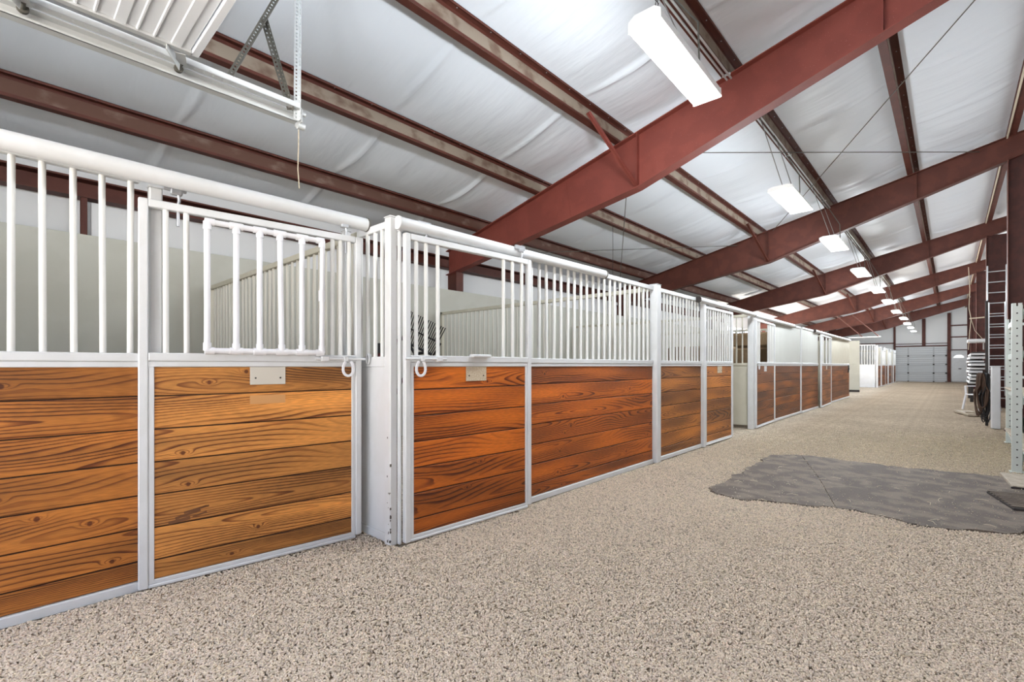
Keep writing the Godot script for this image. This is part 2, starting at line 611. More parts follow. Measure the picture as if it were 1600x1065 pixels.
	for q in [[-3.13, -0.17, 2.64, 2.72], [-3.13, -1.58, 2.84, 2.88], [-1.38, -0.17, 2.84, 2.88], [0.02, 1.5, 3.25, 3.33], [0.02, 1.5, 4.09, 4.17], [0.02, 1.5, 2.33, 2.38], [-7.3, -3.25, 2.9, 2.98]]:
		part("girt", G.new().span(Vector3(q[0], q[2], Z_END), Vector3(q[1], q[3], Z_END + 0.14), 0.004), M.red_dark, we)
	# overhead door in the end wall
	var d := thing("door_1", "closed grey ribbed overhead door in the far end wall", "door", Vector3(-1.65, 0, Z_END), 0.0, "", "structure")
	for i in 4:
		var y0 := 0.0 + i * 0.645
		g = G.new().span(Vector3(-1.46, y0 - (0.03 if i == 0 else 0.0), 0.02), Vector3(1.46, y0 + 0.63, 0.07), 0.004)
		var sec := part("door_section", g, M.grey_door, d)
		var ribs := G.new()
		for k in 4:
			ribs.span(Vector3(-1.46, y0 + 0.07 + k * 0.15, 0.07), Vector3(1.46, y0 + 0.10 + k * 0.15, 0.085), 0.004)
		part("rib", ribs, M.grey_rib, sec, "", "stuff")
		for x in [-0.73, 0.73]:
			part("stile", G.new().span(Vector3(x - 0.04, y0, 0.07), Vector3(x + 0.04, y0 + 0.63, 0.095), 0.004), M.grey_rib, sec)
		for x in [-0.73, 0.73, 1.42]:
			part("hinge", G.new().span(Vector3(x - 0.05, y0 - 0.05, 0.09), Vector3(x + 0.05, y0 + 0.05, 0.12), 0.008), M.dark, sec)
	d = thing("door_2", "white walk-through door with a half-round window in the end wall", "door", Vector3(0.45, 0, Z_END), 0.0, "", "structure")
	part("leaf", G.new().span(Vector3(-0.40, 0.05, 0.02), Vector3(0.40, 2.2, 0.08), 0.006), M.white, d)
	part("frame", G.new().span(Vector3(-0.46, 0, 0.01), Vector3(-0.40, 2.27, 0.12), 0.004).span(Vector3(0.40, 0, 0.01), Vector3(0.46, 2.27, 0.12), 0.004).span(Vector3(-0.46, 2.2, 0.01), Vector3(0.46, 2.27, 0.12), 0.004), M.wall_vinyl, d)
	var fan := PackedVector2Array()
	for k in 13:
		fan.append(Vector2(cos(PI * k / 12.0) * 0.27, sin(PI * k / 12.0) * 0.2))
	part("window", G.new().prism(fan, Vector3(0.0, 1.78, 0.082), Vector3.RIGHT, Vector3.UP, 0.012), M.window, d)
	part("handle", G.new().span(Vector3(-0.02, 0.95, 0.08), Vector3(0.14, 1.0, 0.13), 0.01), M.dark, d)


# ---------------------------------------------------------------- steel frame

const WHERE := ["first", "second", "third", "fourth", "fifth", "sixth"]


func make_steel() -> void:
	var under := [Vector2(-7.3, 2.98), Vector2(-5.4, 3.30), Vector2(-3.2, 3.67), Vector2(-1.8, 4.12), Vector2(-0.4, 4.57), Vector2(1.3, 5.12)]
	for i in RAFTERS.size():
		var z: float = RAFTERS[i]
		var r := thing("roof_rafter", "dark red steel rafter over the aisle, %s one from the overhead door track" % WHERE[i], "rafter", Vector3(-3.0, 0, z), 0.0, "steel rafters over the aisle", "thing")
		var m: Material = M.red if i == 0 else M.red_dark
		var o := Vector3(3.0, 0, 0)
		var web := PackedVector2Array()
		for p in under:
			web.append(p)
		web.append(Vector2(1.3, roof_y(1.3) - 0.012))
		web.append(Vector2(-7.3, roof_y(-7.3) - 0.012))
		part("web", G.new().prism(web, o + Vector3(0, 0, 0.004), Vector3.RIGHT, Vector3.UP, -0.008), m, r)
		part("top_flange", G.new().beam(o + Vector3(-7.3, roof_y(-7.3) - 0.006, 0), o + Vector3(1.3, roof_y(1.3) - 0.006, 0), 0.17, 0.012, Vector3.BACK), m, r)
		var bf := G.new()
		for k in under.size() - 1:
			bf.beam(o + Vector3(under[k].x, under[k].y, 0), o + Vector3(under[k + 1].x, under[k + 1].y, 0), 0.17, 0.012, Vector3.BACK)
		part("bottom_flange", bf, m, r)
		for x in [-3.2, -0.5]:
			var yb := 3.68 if x < -1 else 4.54
			part("stiffener", G.new().span(o + Vector3(x - 0.005, yb, 0.0), o + Vector3(x + 0.005, roof_y(x) - 0.012, 0.08)), m, r)
		part("weld_seam", G.new().beam(o + Vector3(-4.35, 3.48, 0.006), o + Vector3(-4.45, roof_y(-4.45) - 0.02, 0.006), 0.01, 0.006, Vector3.RIGHT), m, r)
		# angle brace from the lower flange up to the purlin
		part("flange_brace", G.new().beam(o + Vector3(-3.22, 3.70, 0.06), o + Vector3(-3.42, roof_y(-3.42) + 0.06, 0.95), 0.05, 0.006, Vector3.RIGHT).beam(o + Vector3(-3.195, 3.70, 0.06), o + Vector3(-3.395, roof_y(-3.42) + 0.06, 0.95), 0.006, 0.05, Vector3.RIGHT), m, r)
		var c := thing("steel_column", "dark red steel column carrying the %s rafter, beside the aisle" % WHERE[i], "column", Vector3(1.03, 0, z), 0.0, "steel columns beside the aisle", "thing")
		var h := 5.0
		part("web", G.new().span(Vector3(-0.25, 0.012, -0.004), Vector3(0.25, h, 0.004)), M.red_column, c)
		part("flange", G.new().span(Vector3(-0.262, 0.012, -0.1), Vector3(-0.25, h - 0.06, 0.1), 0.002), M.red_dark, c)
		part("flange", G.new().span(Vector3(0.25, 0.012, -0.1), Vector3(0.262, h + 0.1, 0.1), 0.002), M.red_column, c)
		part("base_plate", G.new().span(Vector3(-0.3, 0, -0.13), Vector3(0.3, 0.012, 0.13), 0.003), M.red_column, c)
		var s := thing("steel_column", "dark red steel column against the rear stall wall under the %s rafter" % WHERE[i], "column", Vector3(-7.15, 0, z), 0.0, "steel columns against the rear wall", "thing")
		part("web", G.new().span(Vector3(-0.18, 0.012, -0.004), Vector3(0.16, 3.0, 0.004)), M.red_dark, s)
		part("flange", G.new().span(Vector3(0.16, 0.012, -0.09), Vector3(0.172, 3.0, 0.09), 0.002), M.red_dark, s)
		part("base_plate", G.new().span(Vector3(-0.2, 0, -0.1), Vector3(0.2, 0.012, 0.1), 0.003), M.red_dark, s)
	# Z purlins
	var px := [-6.37, -4.95, -3.46, -1.98, -0.56]
	var say := ["lowest of the row, above the rear of the stalls", "second up, above the middle of the stalls", "third up, above the stall fronts", "fourth up, carrying the conduit and lamps", "fifth up, between the lamps and columns"]
	for i in 5:
		var x: float = px[i]
		var y := roof_y(x)
		var p := thing("roof_purlin", "red steel roof purlin, " + say[i], "purlin", Vector3(x, y, -22.75), 0.0, "roof purlins", "thing")
		var hl := 24.7
		part("web", G.new().span(Vector3(-0.003, 0.0, -hl), Vector3(0.003, 0.2, hl)), M.dusty_brown if i == 0 else M.dusty, p)
		var fl := G.new().span(Vector3(-0.085, -0.002, -hl), Vector3(0.0, 0.002, hl)).span(Vector3(-0.087, 0.0, -hl), Vector3(-0.083, 0.022, hl)).span(Vector3(-0.003, 0.0, -hl), Vector3(0.0045, 0.03, hl))
		part("bottom_flange", fl, M.red_dark, p)
		part("top_flange", G.new().span(Vector3(0.0, 0.196, -hl), Vector3(0.085, 0.2, hl)).span(Vector3(0.081, 0.175, -hl), Vector3(0.085, 0.2, hl)).span(Vector3(0.0, 0.16, -hl), Vector3(0.0045, 0.2, hl)), M.red_dark, p)
		var scr := G.new()
		for k in 60:
			var sz := hl - 0.4 - k * 0.45
			scr.box(Vector3(0.045, 0.194, sz), Vector3(0.012, 0.006, 0.012), 0.002)
		part("screw", scr, M.alu, p, "", "stuff")
	var strut := thing("eave_strut", "dark red tube along the tops of the aisle columns", "beam", Vector3(0.80, roof_y(0.8), -22.75), 0.0, "", "thing")
	part("tube", G.new().span(Vector3(-0.03, 0.0, -24.7), Vector3(0.09, 0.2, 24.7), 0.01), M.red_dark, strut)
	part("lip", G.new().span(Vector3(-0.045, -0.03, -24.7), Vector3(-0.02, 0.0, 24.7), 0.004), M.cord, strut)
	# crossed tie rods in the roof plane
	var rods := [[Vector3(0.84, 5.33, -6.2), Vector3(-3.1, 4.39, -12.5), "from the first rafter's column down to the second rafter"], [Vector3(-3.49, 4.29, -6.2), Vector3(0.4, 5.2, -12.5), "rising from mid first rafter to the second column"], [Vector3(-7.2, 3.38, -6.2), Vector3(-3.9, 4.18, -12.5), "over the stalls, rising away from the first rafter"], [Vector3(-3.4, 4.28, -6.2), Vector3(-7.2, 3.38, -12.5), "over the stalls, falling away from the first rafter"]]
	for q in rods:
		var o := thing("tie_rod", "thin grey steel cross-brace rod " + q[2], "rod", q[0], 0.0, "", "thing")
		part("rod", G.new().tube([Vector3.ZERO, q[1] - q[0]], 0.007, 6), M.galv_dull, o)
		part("nut", G.new().beam(Vector3.ZERO, (q[1] - q[0]) * 0.012, 0.03, 0.03, Vector3.UP, 0.004), M.galv_dull, o)
	var wire := thing("hanging_wire", "thin dark wire hanging from the second purlin over the stalls", "wire", Vector3(-4.95, 4.0, -8.35))
	part("wire", G.new().tube([Vector3(0, 0.0, 0), Vector3(0.004, -0.5, 0), Vector3(-0.003, -1.1, 0)], 0.004, 5), M.dark, wire)
	# two conduits along the fourth purlin
	for k in 2:
		var c := thing("electrical_conduit", ["grey conduit clipped under the lamp-carrying purlin, on its column side", "grey conduit clipped under the lamp-carrying purlin, on its stall side"][k], "conduit", Vector3(-1.97 - 0.05 * k, roof_y(-1.97) - 0.02, -22.0))
		part("pipe", G.new().tube([Vector3(0, 0, 23.9), Vector3(0, 0, -25.0)], 0.012, 8), M.galv, c)
		for j in 16:
			part("clip", G.new().box(Vector3(0, 0.006, 22.0 - j * 3.0), Vector3(0.045, 0.03, 0.02), 0.004), M.galv, c)


func make_lamps() -> void:
	for i in LAMPS.size():
		var x: float = LAMPS[i][0]
		var z: float = LAMPS[i][1]
		var at := Vector3(x, LAMP_Y, z)
		var label: String = "added hanging shop light, out of view above the open overhead door, brightening the ceiling" if z > 0.0 else ["white hanging shop light, first in the line, on a twisted chain", "white hanging shop light between the first two rafters", "hanging shop light just past the second rafter"][i] if i < 3 else "glowing hanging shop light, the %s along the aisle from the overhead door" % ["first", "second", "third", "fourth", "fifth", "sixth", "seventh", "eighth", "ninth", "tenth", "eleventh", "twelfth"][i]
		var t := thing("ceiling_light", label, "light", at, deg_to_rad(1.5) if i == 0 else 0.0, "shop lights above the aisle")
		var wid := 0.12 if i == 0 else 0.15
		var hl := 0.62
		var tall := 0.11 if i == 0 else 0.06
		part("housing", G.new().prism(PackedVector2Array([Vector2(-wid, 0.016), Vector2(wid, 0.016), Vector2(wid - 0.004, tall * 0.7), Vector2(wid * 0.62, tall), Vector2(-wid * 0.62, tall), Vector2(-wid + 0.004, tall * 0.7)]), Vector3(0, 0, hl), Vector3.RIGHT, Vector3.UP, -2 * hl), M.lamp_body, t)
		part("diffuser", G.new().span(Vector3(-wid + 0.003, 0.0, -hl + 0.003), Vector3(wid - 0.003, 0.016, hl - 0.003), 0.006), M.lens, t)
		for s in [-1.0, 1.0]:
			part("end_cap", G.new().prism(PackedVector2Array([Vector2(-wid - 0.002, -0.001), Vector2(wid + 0.002, -0.001), Vector2(wid, tall * 0.72), Vector2(wid * 0.62, tall + 0.002), Vector2(-wid * 0.62, tall + 0.002), Vector2(-wid, tall * 0.72)]), Vector3(0, 0, s * hl), Vector3.RIGHT, Vector3.UP, 0.006 * s), M.lamp_body, t)
		var top := roof_y(-1.98) - LAMP_Y - 0.02
		for s in [-1.0, 1.0]:
			var zz: float = s * 0.42
			if i == 0 and s > 0:
				var ch := G.new()
				for k in 28:
					var y := tall + k * 0.04
					ch.tube([Vector3(-0.012, y, zz), Vector3(0.0, y + 0.024, zz + 0.012), Vector3(0.012, y, zz), Vector3(0.0, y - 0.014, zz - 0.01)], 0.004, 5, true)
				part("chain", ch, M.dark, t, "", "stuff")
			else:
				part("hanger", G.new().tube([Vector3(0, tall, zz), Vector3(-1.98 - x if absf(-1.98 - x) < 0.5 else 0.0, top, zz)], 0.006, 6), M.steel, t)
		part("power_cord", G.new().tube([Vector3(0.05, tall, -0.30), Vector3(0.04, tall + 0.4, -0.29), Vector3(-1.98 - x, top, -0.28)], 0.008, 6), M.galv_dull, t)
		for zz in [-0.3, 0.3]:
			lamp_light(Vector3(0, -0.17, zz), Vector2(wid * 1.9, hl * 1.9), LAMP_ENERGY, t)


# ---------------------------------------------------------------- stall fronts

func plank_mesh(L: float, h: float, t: float) -> ArrayMesh:
	# front face at z = t, chamfered along its long edges; grain from one of eight rows of the wood texture
	var g := G.new()
	var e := 0.004
	var row := rng.randi() % 8
	var ul := L / 2.64
	var u0 := rng.randf() * maxf(0.0, 1.0 - ul)
	var flip := rng.randf() < 0.5
	var U := func(x: float, y: float) -> Vector2:
		var uu := u0 + x / 2.64
		return Vector2(1.0 - uu if flip else uu, (row + 0.04 + 0.92 * clampf(y / h, 0, 1)) / 8.0)
	var pts := [Vector2(0, 0), Vector2(0, t - e), Vector2(e, t), Vector2(h - 0.001, t), Vector2(h, t - 0.001), Vector2(h, 0)]
	for i in pts.size():
		var a: Vector2 = pts[i]
		var b: Vector2 = pts[(i + 1) % pts.size()]
		var d := (b - a).normalized()
		g.quad(Vector3(0, a.x, a.y), Vector3(L, a.x, a.y), Vector3(L, b.x, b.y), Vector3(0, b.x, b.y), Vector3(0, -d.y, d.x), [U.call(0.0, a.x), U.call(L, a.x), U.call(L, b.x), U.call(0.0, b.x)])
	for s in [0.0, L]:
		g.quad(Vector3(s, 0, 0), Vector3(s, h, 0), Vector3(s, h, t), Vector3(s, 0, t), Vector3(1 if s > 0 else -1, 0, 0), [U.call(s, 0.0), U.call(s, h), U.call(s, h), U.call(s, 0.0)])
	return g.mesh()


const JOINTS := [0.05, 0.155, 0.330, 0.505, 0.682, 0.858, 1.036, 1.195]


func planks(t: Node3D, x0: float, x1: float, wood: String, zf := 0.0) -> void:
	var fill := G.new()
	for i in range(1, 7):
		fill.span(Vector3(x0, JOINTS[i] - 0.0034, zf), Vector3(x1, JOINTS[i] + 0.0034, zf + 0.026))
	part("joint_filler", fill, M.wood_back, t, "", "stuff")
	for i in 7:
		var y0: float = JOINTS[i] + 0.0034
		var y1: float = JOINTS[i + 1] - 0.0034
		piece("plank", plank_mesh(x1 - x0, y1 - y0, 0.03), M["%s%d" % [wood, rng.randi() % 3]], t, Vector3(x0, y0, zf + rng.randf_range(-0.0012, 0.0012)))


func bar_mesh(L: float, r: float) -> Mesh:
	var k := "%d_%d" % [int(L * 1000), int(r * 10000)]
	if not bar_cache.has(k):
		bar_cache[k] = G.new().tube([Vector3.ZERO, Vector3(0, L, 0)], r, 10).mesh()
	return bar_cache[k]


func bars(t: Node3D, xs: Array, y0: float, y1: float, zz := 0.02, r := 0.0145, m: Material = null) -> void:
	for x in xs:
		var o := piece("bar", bar_mesh(y1 - y0, r), m if m else M.bar, t, Vector3(x, y0, zz))
		o.rotation = Vector3(rng.randf_range(-0.004, 0.004), 0, rng.randf_range(-0.005, 0.005))


func spread(a: float, b: float, pitch: float) -> Array:
	var cnt := maxi(1, int(round((b - a) / pitch)))
	var out := []
	for i in range(1, cnt):
		out.append(a + (b - a) * i / cnt)
	return out


func frame_at(called: String, label: String, category: String, a: Vector3, b: Vector3, group := "") -> Array:
	var d := b - a
	return [thing(called, label, category, a, atan2(-d.z, d.x), group, "thing"), d.length()]


# a fixed piece of stall front: planks below, bars above
func fixed(label: String, a: Vector3, b: Vector3, wood: String, pitch := 0.109, given := [], rail_h := 2.18, upper := "bars") -> Node3D:
	var fa := frame_at("barred_stall_section", label, "stall panel", a, b, "fixed stall front panels")
	var t: Node3D = fa[0]
	var L: float = fa[1]
	part("top_rail", G.new().span(Vector3(0, rail_h - 0.05, 0), Vector3(L, rail_h, 0.045), 0.004), M.white, t)
	part("mid_rail", G.new().span(Vector3(0, 1.222, -0.002), Vector3(L, 1.266, 0.046), 0.004).span(Vector3(0, 1.192, 0), Vector3(L, 1.2215, 0.04), 0.003), M.white, t)
	part("bottom_rail", G.new().span(Vector3(0, 0.0, 0), Vector3(L, 0.05, 0.045), 0.004), M.white, t)
	planks(t, 0.004, L - 0.004, wood)
	if upper == "bars":
		bars(t, given if given else spread(0.0, L, pitch), 1.262, rail_h - 0.045)
	else:
		for k in int(L / 0.12):
			part("slat", G.new().span(Vector3(k * L / int(L / 0.12) + 0.004, 1.262, 0.008), Vector3((k + 1) * L / int(L / 0.12) - 0.004, rail_h - 0.045, 0.03), 0.003), M.slat if upper == "white" else M.cream, t)
	return t


func post(label: String, x: float, z: float, w := 0.1, h := 2.2, dp := 0.1) -> Node3D:
	var t := thing("stall_post", label, "post", Vector3(x, 0, z), 0.0, "white posts of the stall fronts", "thing")
	part("tube", G.new().span(Vector3(-dp / 2, 0, -w / 2), Vector3(dp / 2, h, w / 2), 0.006), M.white, t)
	part("cap", G.new().span(Vector3(-dp / 2 - 0.004, h, -w / 2 - 0.004), Vector3(dp / 2 + 0.004, h + 0.008, w / 2 + 0.004), 0.003), M.white, t)
	return t


func horseshoe(t: Node3D, x: float, y: float, z: float) -> void:
	var pts := []
	for k in 15:
		var a := deg_to_rad(lerpf(28.0, 332.0, k / 14.0)) + PI / 2
		pts.append(Vector3(x + cos(a) * 0.036, y + sin(a) * 0.044 * (1.0 if sin(a) < 0 else 1.35), z + 0.02))
	var g := G.new()
	for k in 14:
		g.beam(pts[k] - (pts[k + 1] - pts[k]) * 0.12, pts[k + 1] + (pts[k + 1] - pts[k]) * 0.12, 0.017, 0.011, Vector3(x, y, z + 0.02) - pts[k], 0.002)
	part("horseshoe_handle", g, M.pvc, t, "white painted horseshoe used as a door pull")


func hanger(t: Node3D, x: float, y: float, z: float) -> void:
	var h := part("hanger", G.new().span(Vector3(x - 0.055, y + 0.07, z - 0.012), Vector3(x + 0.055, y + 0.105, z + 0.012), 0.004).span(Vector3(x - 0.02, y + 0.05, z - 0.016), Vector3(x + 0.035, y + 0.085, z + 0.016), 0.006), M.alu, t)
	part("hook_bolt", G.new().tube([Vector3(x, y + 0.08, z), Vector3(x + 0.018, y + 0.05, z), Vector3(x + 0.02, y + 0.02, z), Vector3(x + 0.015, y, z), Vector3(x + 0.015, y - 0.12, z)], 0.008, 7), M.alu, h)


# a stall door: lower planks, upper bars
func stall_door(label: String, a: Vector3, b: Vector3, wood: String, bar_at: Array, plate_at := -1.0, latch := 0, plate: Material = null, top := 2.09, hangers := true) -> Node3D:
	var fa := frame_at("stall_gate", label, "stall door", a, b, "stall doors")
	var t: Node3D = fa[0]
	var L: float = fa[1]
	for s in [0, 1]:
		var xx: float = 0.0 if s == 0 else L - 0.042
		part("stile", G.new().span(Vector3(xx, 0.012 if s == 0 else 0.03, 0.0), Vector3(xx + 0.042, top, 0.042), 0.005), M.white, t)
	part("top_rail", G.new().span(Vector3(0.042, top - 0.042, 0), Vector3(L - 0.042, top, 0.042), 0.004), M.white, t)
	part("mid_rail", G.new().span(Vector3(0.042, 1.225, 0), Vector3(L - 0.042, 1.27, 0.044), 0.004).span(Vector3(0.042, 1.194, 0), Vector3(L - 0.042, 1.224, 0.038), 0.003), M.white, t)
	part("bottom_rail", G.new().span(Vector3(0.042, 0.012, 0), Vector3(L - 0.042, 0.03, 0.042), 0.004).span(Vector3(0.042, 0.03, 0), Vector3(L - 0.042, 0.052, 0.036), 0.003), M.white, t)
	part("plank_channel", G.new().span(Vector3(0.043, 0.03, 0.0), Vector3(0.068, 1.225, 0.037), 0.003).span(Vector3(L - 0.068, 0.03, 0.0), Vector3(L - 0.043, 1.225, 0.037), 0.003), M.white, t)
	planks(t, 0.069, L - 0.069, wood)
	bars(t, bar_at, 1.266, top - 0.04)
	if plate_at > 0.0:
		var pl := part("name_plate", G.new().span(Vector3(plate_at - 0.1, 1.085, 0.031), Vector3(plate_at + 0.1, 1.192, 0.034), 0.001), plate, t, "blank pale name plate")
		part("screw", G.new().box(Vector3(plate_at - 0.07, 1.125, 0.035), Vector3(0.009, 0.009, 0.004), 0.001).box(Vector3(plate_at + 0.07, 1.125, 0.035), Vector3(0.009, 0.009, 0.004), 0.001), M.dark, pl)
	if latch != 0:
		var lx := L - 0.02 if latch > 0 else 0.02
		var s := 1.0 if latch > 0 else -1.0
		var bo := part("latch_bolt", G.new().tube([Vector3(lx - s * 0.30, 1.246, 0.062), Vector3(lx + s * 0.035, 1.246, 0.062)], 0.009, 8), M.white, t)
		part("bolt_guide", G.new().box(Vector3(lx - s * 0.1, 1.246, 0.058), Vector3(0.03, 0.034, 0.034), 0.004).box(Vector3(lx - s * 0.24, 1.246, 0.058), Vector3(0.05, 0.034, 0.03), 0.004), M.white, bo)
		horseshoe(t, lx - s * 0.085, 1.175, 0.045)
	if hangers:
		hanger(t, 0.16, top, 0.02)
		hanger(t, L - 0.12, top, 0.02)
	return t


func track(label: String, a: Vector3, b: Vector3, r: float, dark := false) -> void:
	var fa := frame_at("door_track", label, "door track", a, b, "round door tracks along the stall tops")
	part("pipe", G.new().tube([Vector3.ZERO, Vector3(fa[1], 0, 0)], r, 20), M.white, fa[0])
	for x in [0.0, fa[1]]:
		part("end_cap", G.new().tube([Vector3(x - 0.006, 0, 0), Vector3(x + 0.006, 0, 0)], r + 0.004, 20), M.dark if dark and x == 0.0 else (M.white if x == 0.0 else M.galv_dull), fa[0])


# partition between two stalls, from the rear wall to the front
func partition(label: String, z: float, x0: float, x1: float, h: float, detail: bool) -> void:
	var fa := frame_at("stall_partition", label, "partition", Vector3(x0, 0, z), Vector3(x1, 0, z), "partitions between stalls")
	var t: Node3D = fa[0]
	var L: float = fa[1]
	part("lower_sheet", G.new().span(Vector3(0.05, 0.1, -0.012), Vector3(L, 1.2, 0.012), 0.003), M.cream, t)
	part("mid_rail", G.new().span(Vector3(0, 1.2, -0.025), Vector3(L, 1.25, 0.025), 0.004), M.cream, t)
	part("top_rail", G.new().span(Vector3(0, h - 0.05, -0.025), Vector3(L, h, 0.025), 0.004), M.cream, t)
	part("end_post", G.new().span(Vector3(0, 0, -0.025), Vector3(0.05, h, 0.025), 0.004), M.cream, t)
	part("bottom_rail", G.new().span(Vector3(0.05, 0.06, -0.02), Vector3(L, 0.1, 0.02), 0.004), M.cream, t)
	if detail:
		bars(t, spread(0.05, L, 0.108), 1.245, h - 0.045, 0.0, 0.0135, M.inner_bar)
	else:
		var g := G.new()
		for x in spread(0.05, L, 0.108):
			g.tube([Vector3(x, 1.245, 0), Vector3(x, h - 0.045, 0)], 0.0135, 6)
		part("bar", g, M.inner_bar, t, "", "stuff")


# narrow white wall standing across the stall line, sheet below and bars above, facing the camera
func side_panel(label: String, z: float, x0: float, x1: float, h: float, bar_at: Array) -> void:
	var fa := frame_at("stall_return", label, "side panel", Vector3(x0, 0, z), Vector3(x1, 0, z))
	var t: Node3D = fa[0]
	var L: float = fa[1]
	part("lower_sheet", G.new().span(Vector3(0.03, 0.06, 0.008), Vector3(L - 0.03, 1.19, 0.02), 0.002), M.white, t)
	part("edge_frame", G.new().span(Vector3(0, 0, 0), Vector3(0.03, h, 0.03), 0.003).span(Vector3(L - 0.03, 0, 0), Vector3(L, h, 0.03), 0.003), M.white, t)
	part("bottom_rail", G.new().span(Vector3(0.03, 0.0, 0), Vector3(L - 0.03, 0.06, 0.03), 0.003), M.white, t)
	part("mid_rail", G.new().span(Vector3(0.03, 1.19, 0), Vector3(L - 0.03, 1.262, 0.03), 0.004), M.white, t)
	part("top_rail", G.new().span(Vector3(0.03, h - 0.05, 0), Vector3(L - 0.03, h, 0.03), 0.004), M.white, t)
	bars(t, bar_at, 1.258, h - 0.045, 0.015)


func make_stalls() -> void:
	# first stall, set back from the rest
	fixed("stall front of seven brown planks and white bars at the start of the row", Vector3(-3.22, 0, 1.9), Vector3(-3.22, 0, -0.53), "wood_brown", 0.108, [1.52, 1.63, 1.74, 1.845, 1.955, 2.06, 2.17, 2.28, 2.39], 2.225)
	post("white post behind the latch-free edge of the first stall door", -3.21, -0.60, 0.06, 2.17, 0.05)
	post("white post behind the latched edge of the first stall door", -3.23, -1.735, 0.05, 2.17, 0.05)
	var d1 := stall_door("stall door of paler weathered planks with a white pipe grille over its bars", Vector3(-3.185, 0, -0.52), Vector3(-3.06, 0, -1.74), "wood_weathered", [0.12, 0.215, 1.03, 1.085, 1.145], 0.63, 1, M.plate)
	part("faded_patch", G.new().span(Vector3(0.53, 0.968, 0.0300), Vector3(0.73, 1.020, 0.0304)), mat(rgb(206, 152, 98), 0.7), d1)
	for q in [[0.13, 0.345, 0.10, 0.018, 0.10], [0.16, 0.372, 0.12, 0.014, 0.22], [0.20, 0.392, 0.11, 0.012, 0.16], [0.24, 0.36, 0.07, 0.010, 0.25], [0.27, 0.398, 0.05, 0.010, 0.1]]:
		part("scuff_mark", G.new().box(Vector3(q[0] + q[2] / 2, q[1], 0.0302), Vector3(q[2], q[3], 0.0006), 0.0, Basis(Vector3.BACK, q[4])), mat(rgb(112, 72, 42), 0.8), d1)
	track("fat white round track above the pale first stall door", Vector3(-3.12, 2.2, 1.9), Vector3(-3.06, 2.2, -1.80), 0.045)
	# pipe grille hung on the first door
	var dir := (Vector3(-3.06, 0, -1.74) - Vector3(-3.185, 0, -0.52)).normalized()
	var gl := thing("pipe_grille", "white plastic pipe grille of six uprights hung on the first door's bars", "grille", Vector3(-3.185, 0, -0.52) + dir * 0.30 + Vector3(0.06, 0, 0), atan2(-dir.z, dir.x))
	var ux := [0.0, 0.145, 0.27, 0.395, 0.515, 0.64]
	for i in 6:
		var tilt := [0.0, 0.0, 0.0, 0.012, 0.0, -0.004]
		part("upright", G.new().tube([Vector3(ux[i], 1.285, 0.0), Vector3(ux[i] - tilt[i], 2.015, 0)], 0.0165, 12), M.pvc, gl)
	for y in [1.285, 2.015]:
		part("cross_pipe", G.new().tube([Vector3(0, y, 0), Vector3(0.64, y, 0)], 0.0165, 12), M.pvc, gl)
		for i in 6:
			var s := 1.0 if y < 1.6 else -1.0
			var tx: float = ux[i] - (0.012 if i == 3 and y > 1.6 else 0.0)
			part("pipe_fitting", G.new().tube([Vector3(maxf(tx - 0.035, -0.012), y, 0), Vector3(minf(tx + 0.035, 0.652), y, 0)], 0.021, 12).tube([Vector3(tx, y, 0), Vector3(tx, y + 0.045 * s, 0)], 0.021, 12), M.pvc, gl)
	part("pipe_fitting", G.new().tube([Vector3(0.64, 1.62, 0), Vector3(0.64, 1.69, 0)], 0.021, 12), M.pvc, gl)
	# corner where the second stall steps out into the aisle
	side_panel("narrow white panel with three bars where the stall row steps out", -1.83, -3.20, -2.80, 2.18, [0.03, 0.13, 0.23, 0.32])
	var cp := post("white corner post where the stall row steps out, paint chipped low down", -2.765, -1.805, 0.055, 2.19, 0.07)
	var chips := G.new()
	for k in 26:
		var y := 0.03 + 0.75 * pow(rng.randf(), 2.2)
		var sz := rng.randf_range(0.004, 0.013)
		if k % 2 == 0:
			chips.box(Vector3(0.034, y, 0.027 - sz * 0.3), Vector3(0.004, sz * 1.5, sz), 0.001)
		else:
			chips.box(Vector3(rng.randf_range(0.0, 0.03), y, 0.0278), Vector3(sz, sz * 1.3, 0.001), 0.0003)
	part("paint_chip", chips, M.galv_dull, cp, "bare metal where paint has flaked", "stuff")
	post("thin white post between the corner post and the second stall door", -2.725, -1.846, 0.022, 2.10, 0.03)
	var st := thing("latch_ring", "white latch ring and eye on the stall corner beside the first door", "latch", Vector3(-3.045, 1.245, -1.80))
	var ring := []
	for k in 16:
		ring.append(Vector3(0.02 + cos(TAU * k / 16) * 0.022, sin(TAU * k / 16) * 0.035, 0.012))
	part("ring", G.new().tube(ring, 0.006, 6, true), M.white, st)
	part("eye_plate", G.new().box(Vector3(0, 0, -0.008), Vector3(0.04, 0.07, 0.02), 0.004), M.white, st)
	# second stall
	var d2 := stall_door("stall door of red-brown planks with a wide gap in its bars, beside the corner post", Vector3(-2.715, 0, -1.862), Vector3(-2.645, 0, -3.08), "wood_red", [0.095, 0.175, 0.275, 0.91, 1.015, 1.115], 0.62, -1, M.plate_tan)
	part("feed_lip", G.new().span(Vector3(0.55, 1.262, 0.03), Vector3(0.73, 1.285, 0.085), 0.006), M.white, d2)
	track("white round track with a grey end, above the red-brown second door", Vector3(-2.70, 2.15, -1.82), Vector3(-2.655, 2.15, -4.31), 0.042)
	fixed("widest stall front of red-brown planks and white bars after the second door", Vector3(-2.735, 0, -3.09), Vector3(-2.735, 0, -5.50), "wood_red")
	post("white post after the widest plank panel, proud of the front", -2.70, -5.57, 0.11, 2.2)
	fixed("narrow stall front of brown planks between the proud post and third door", Vector3(-2.735, 0, -5.63), Vector3(-2.735, 0, -7.05), "wood_brown", 0.098)
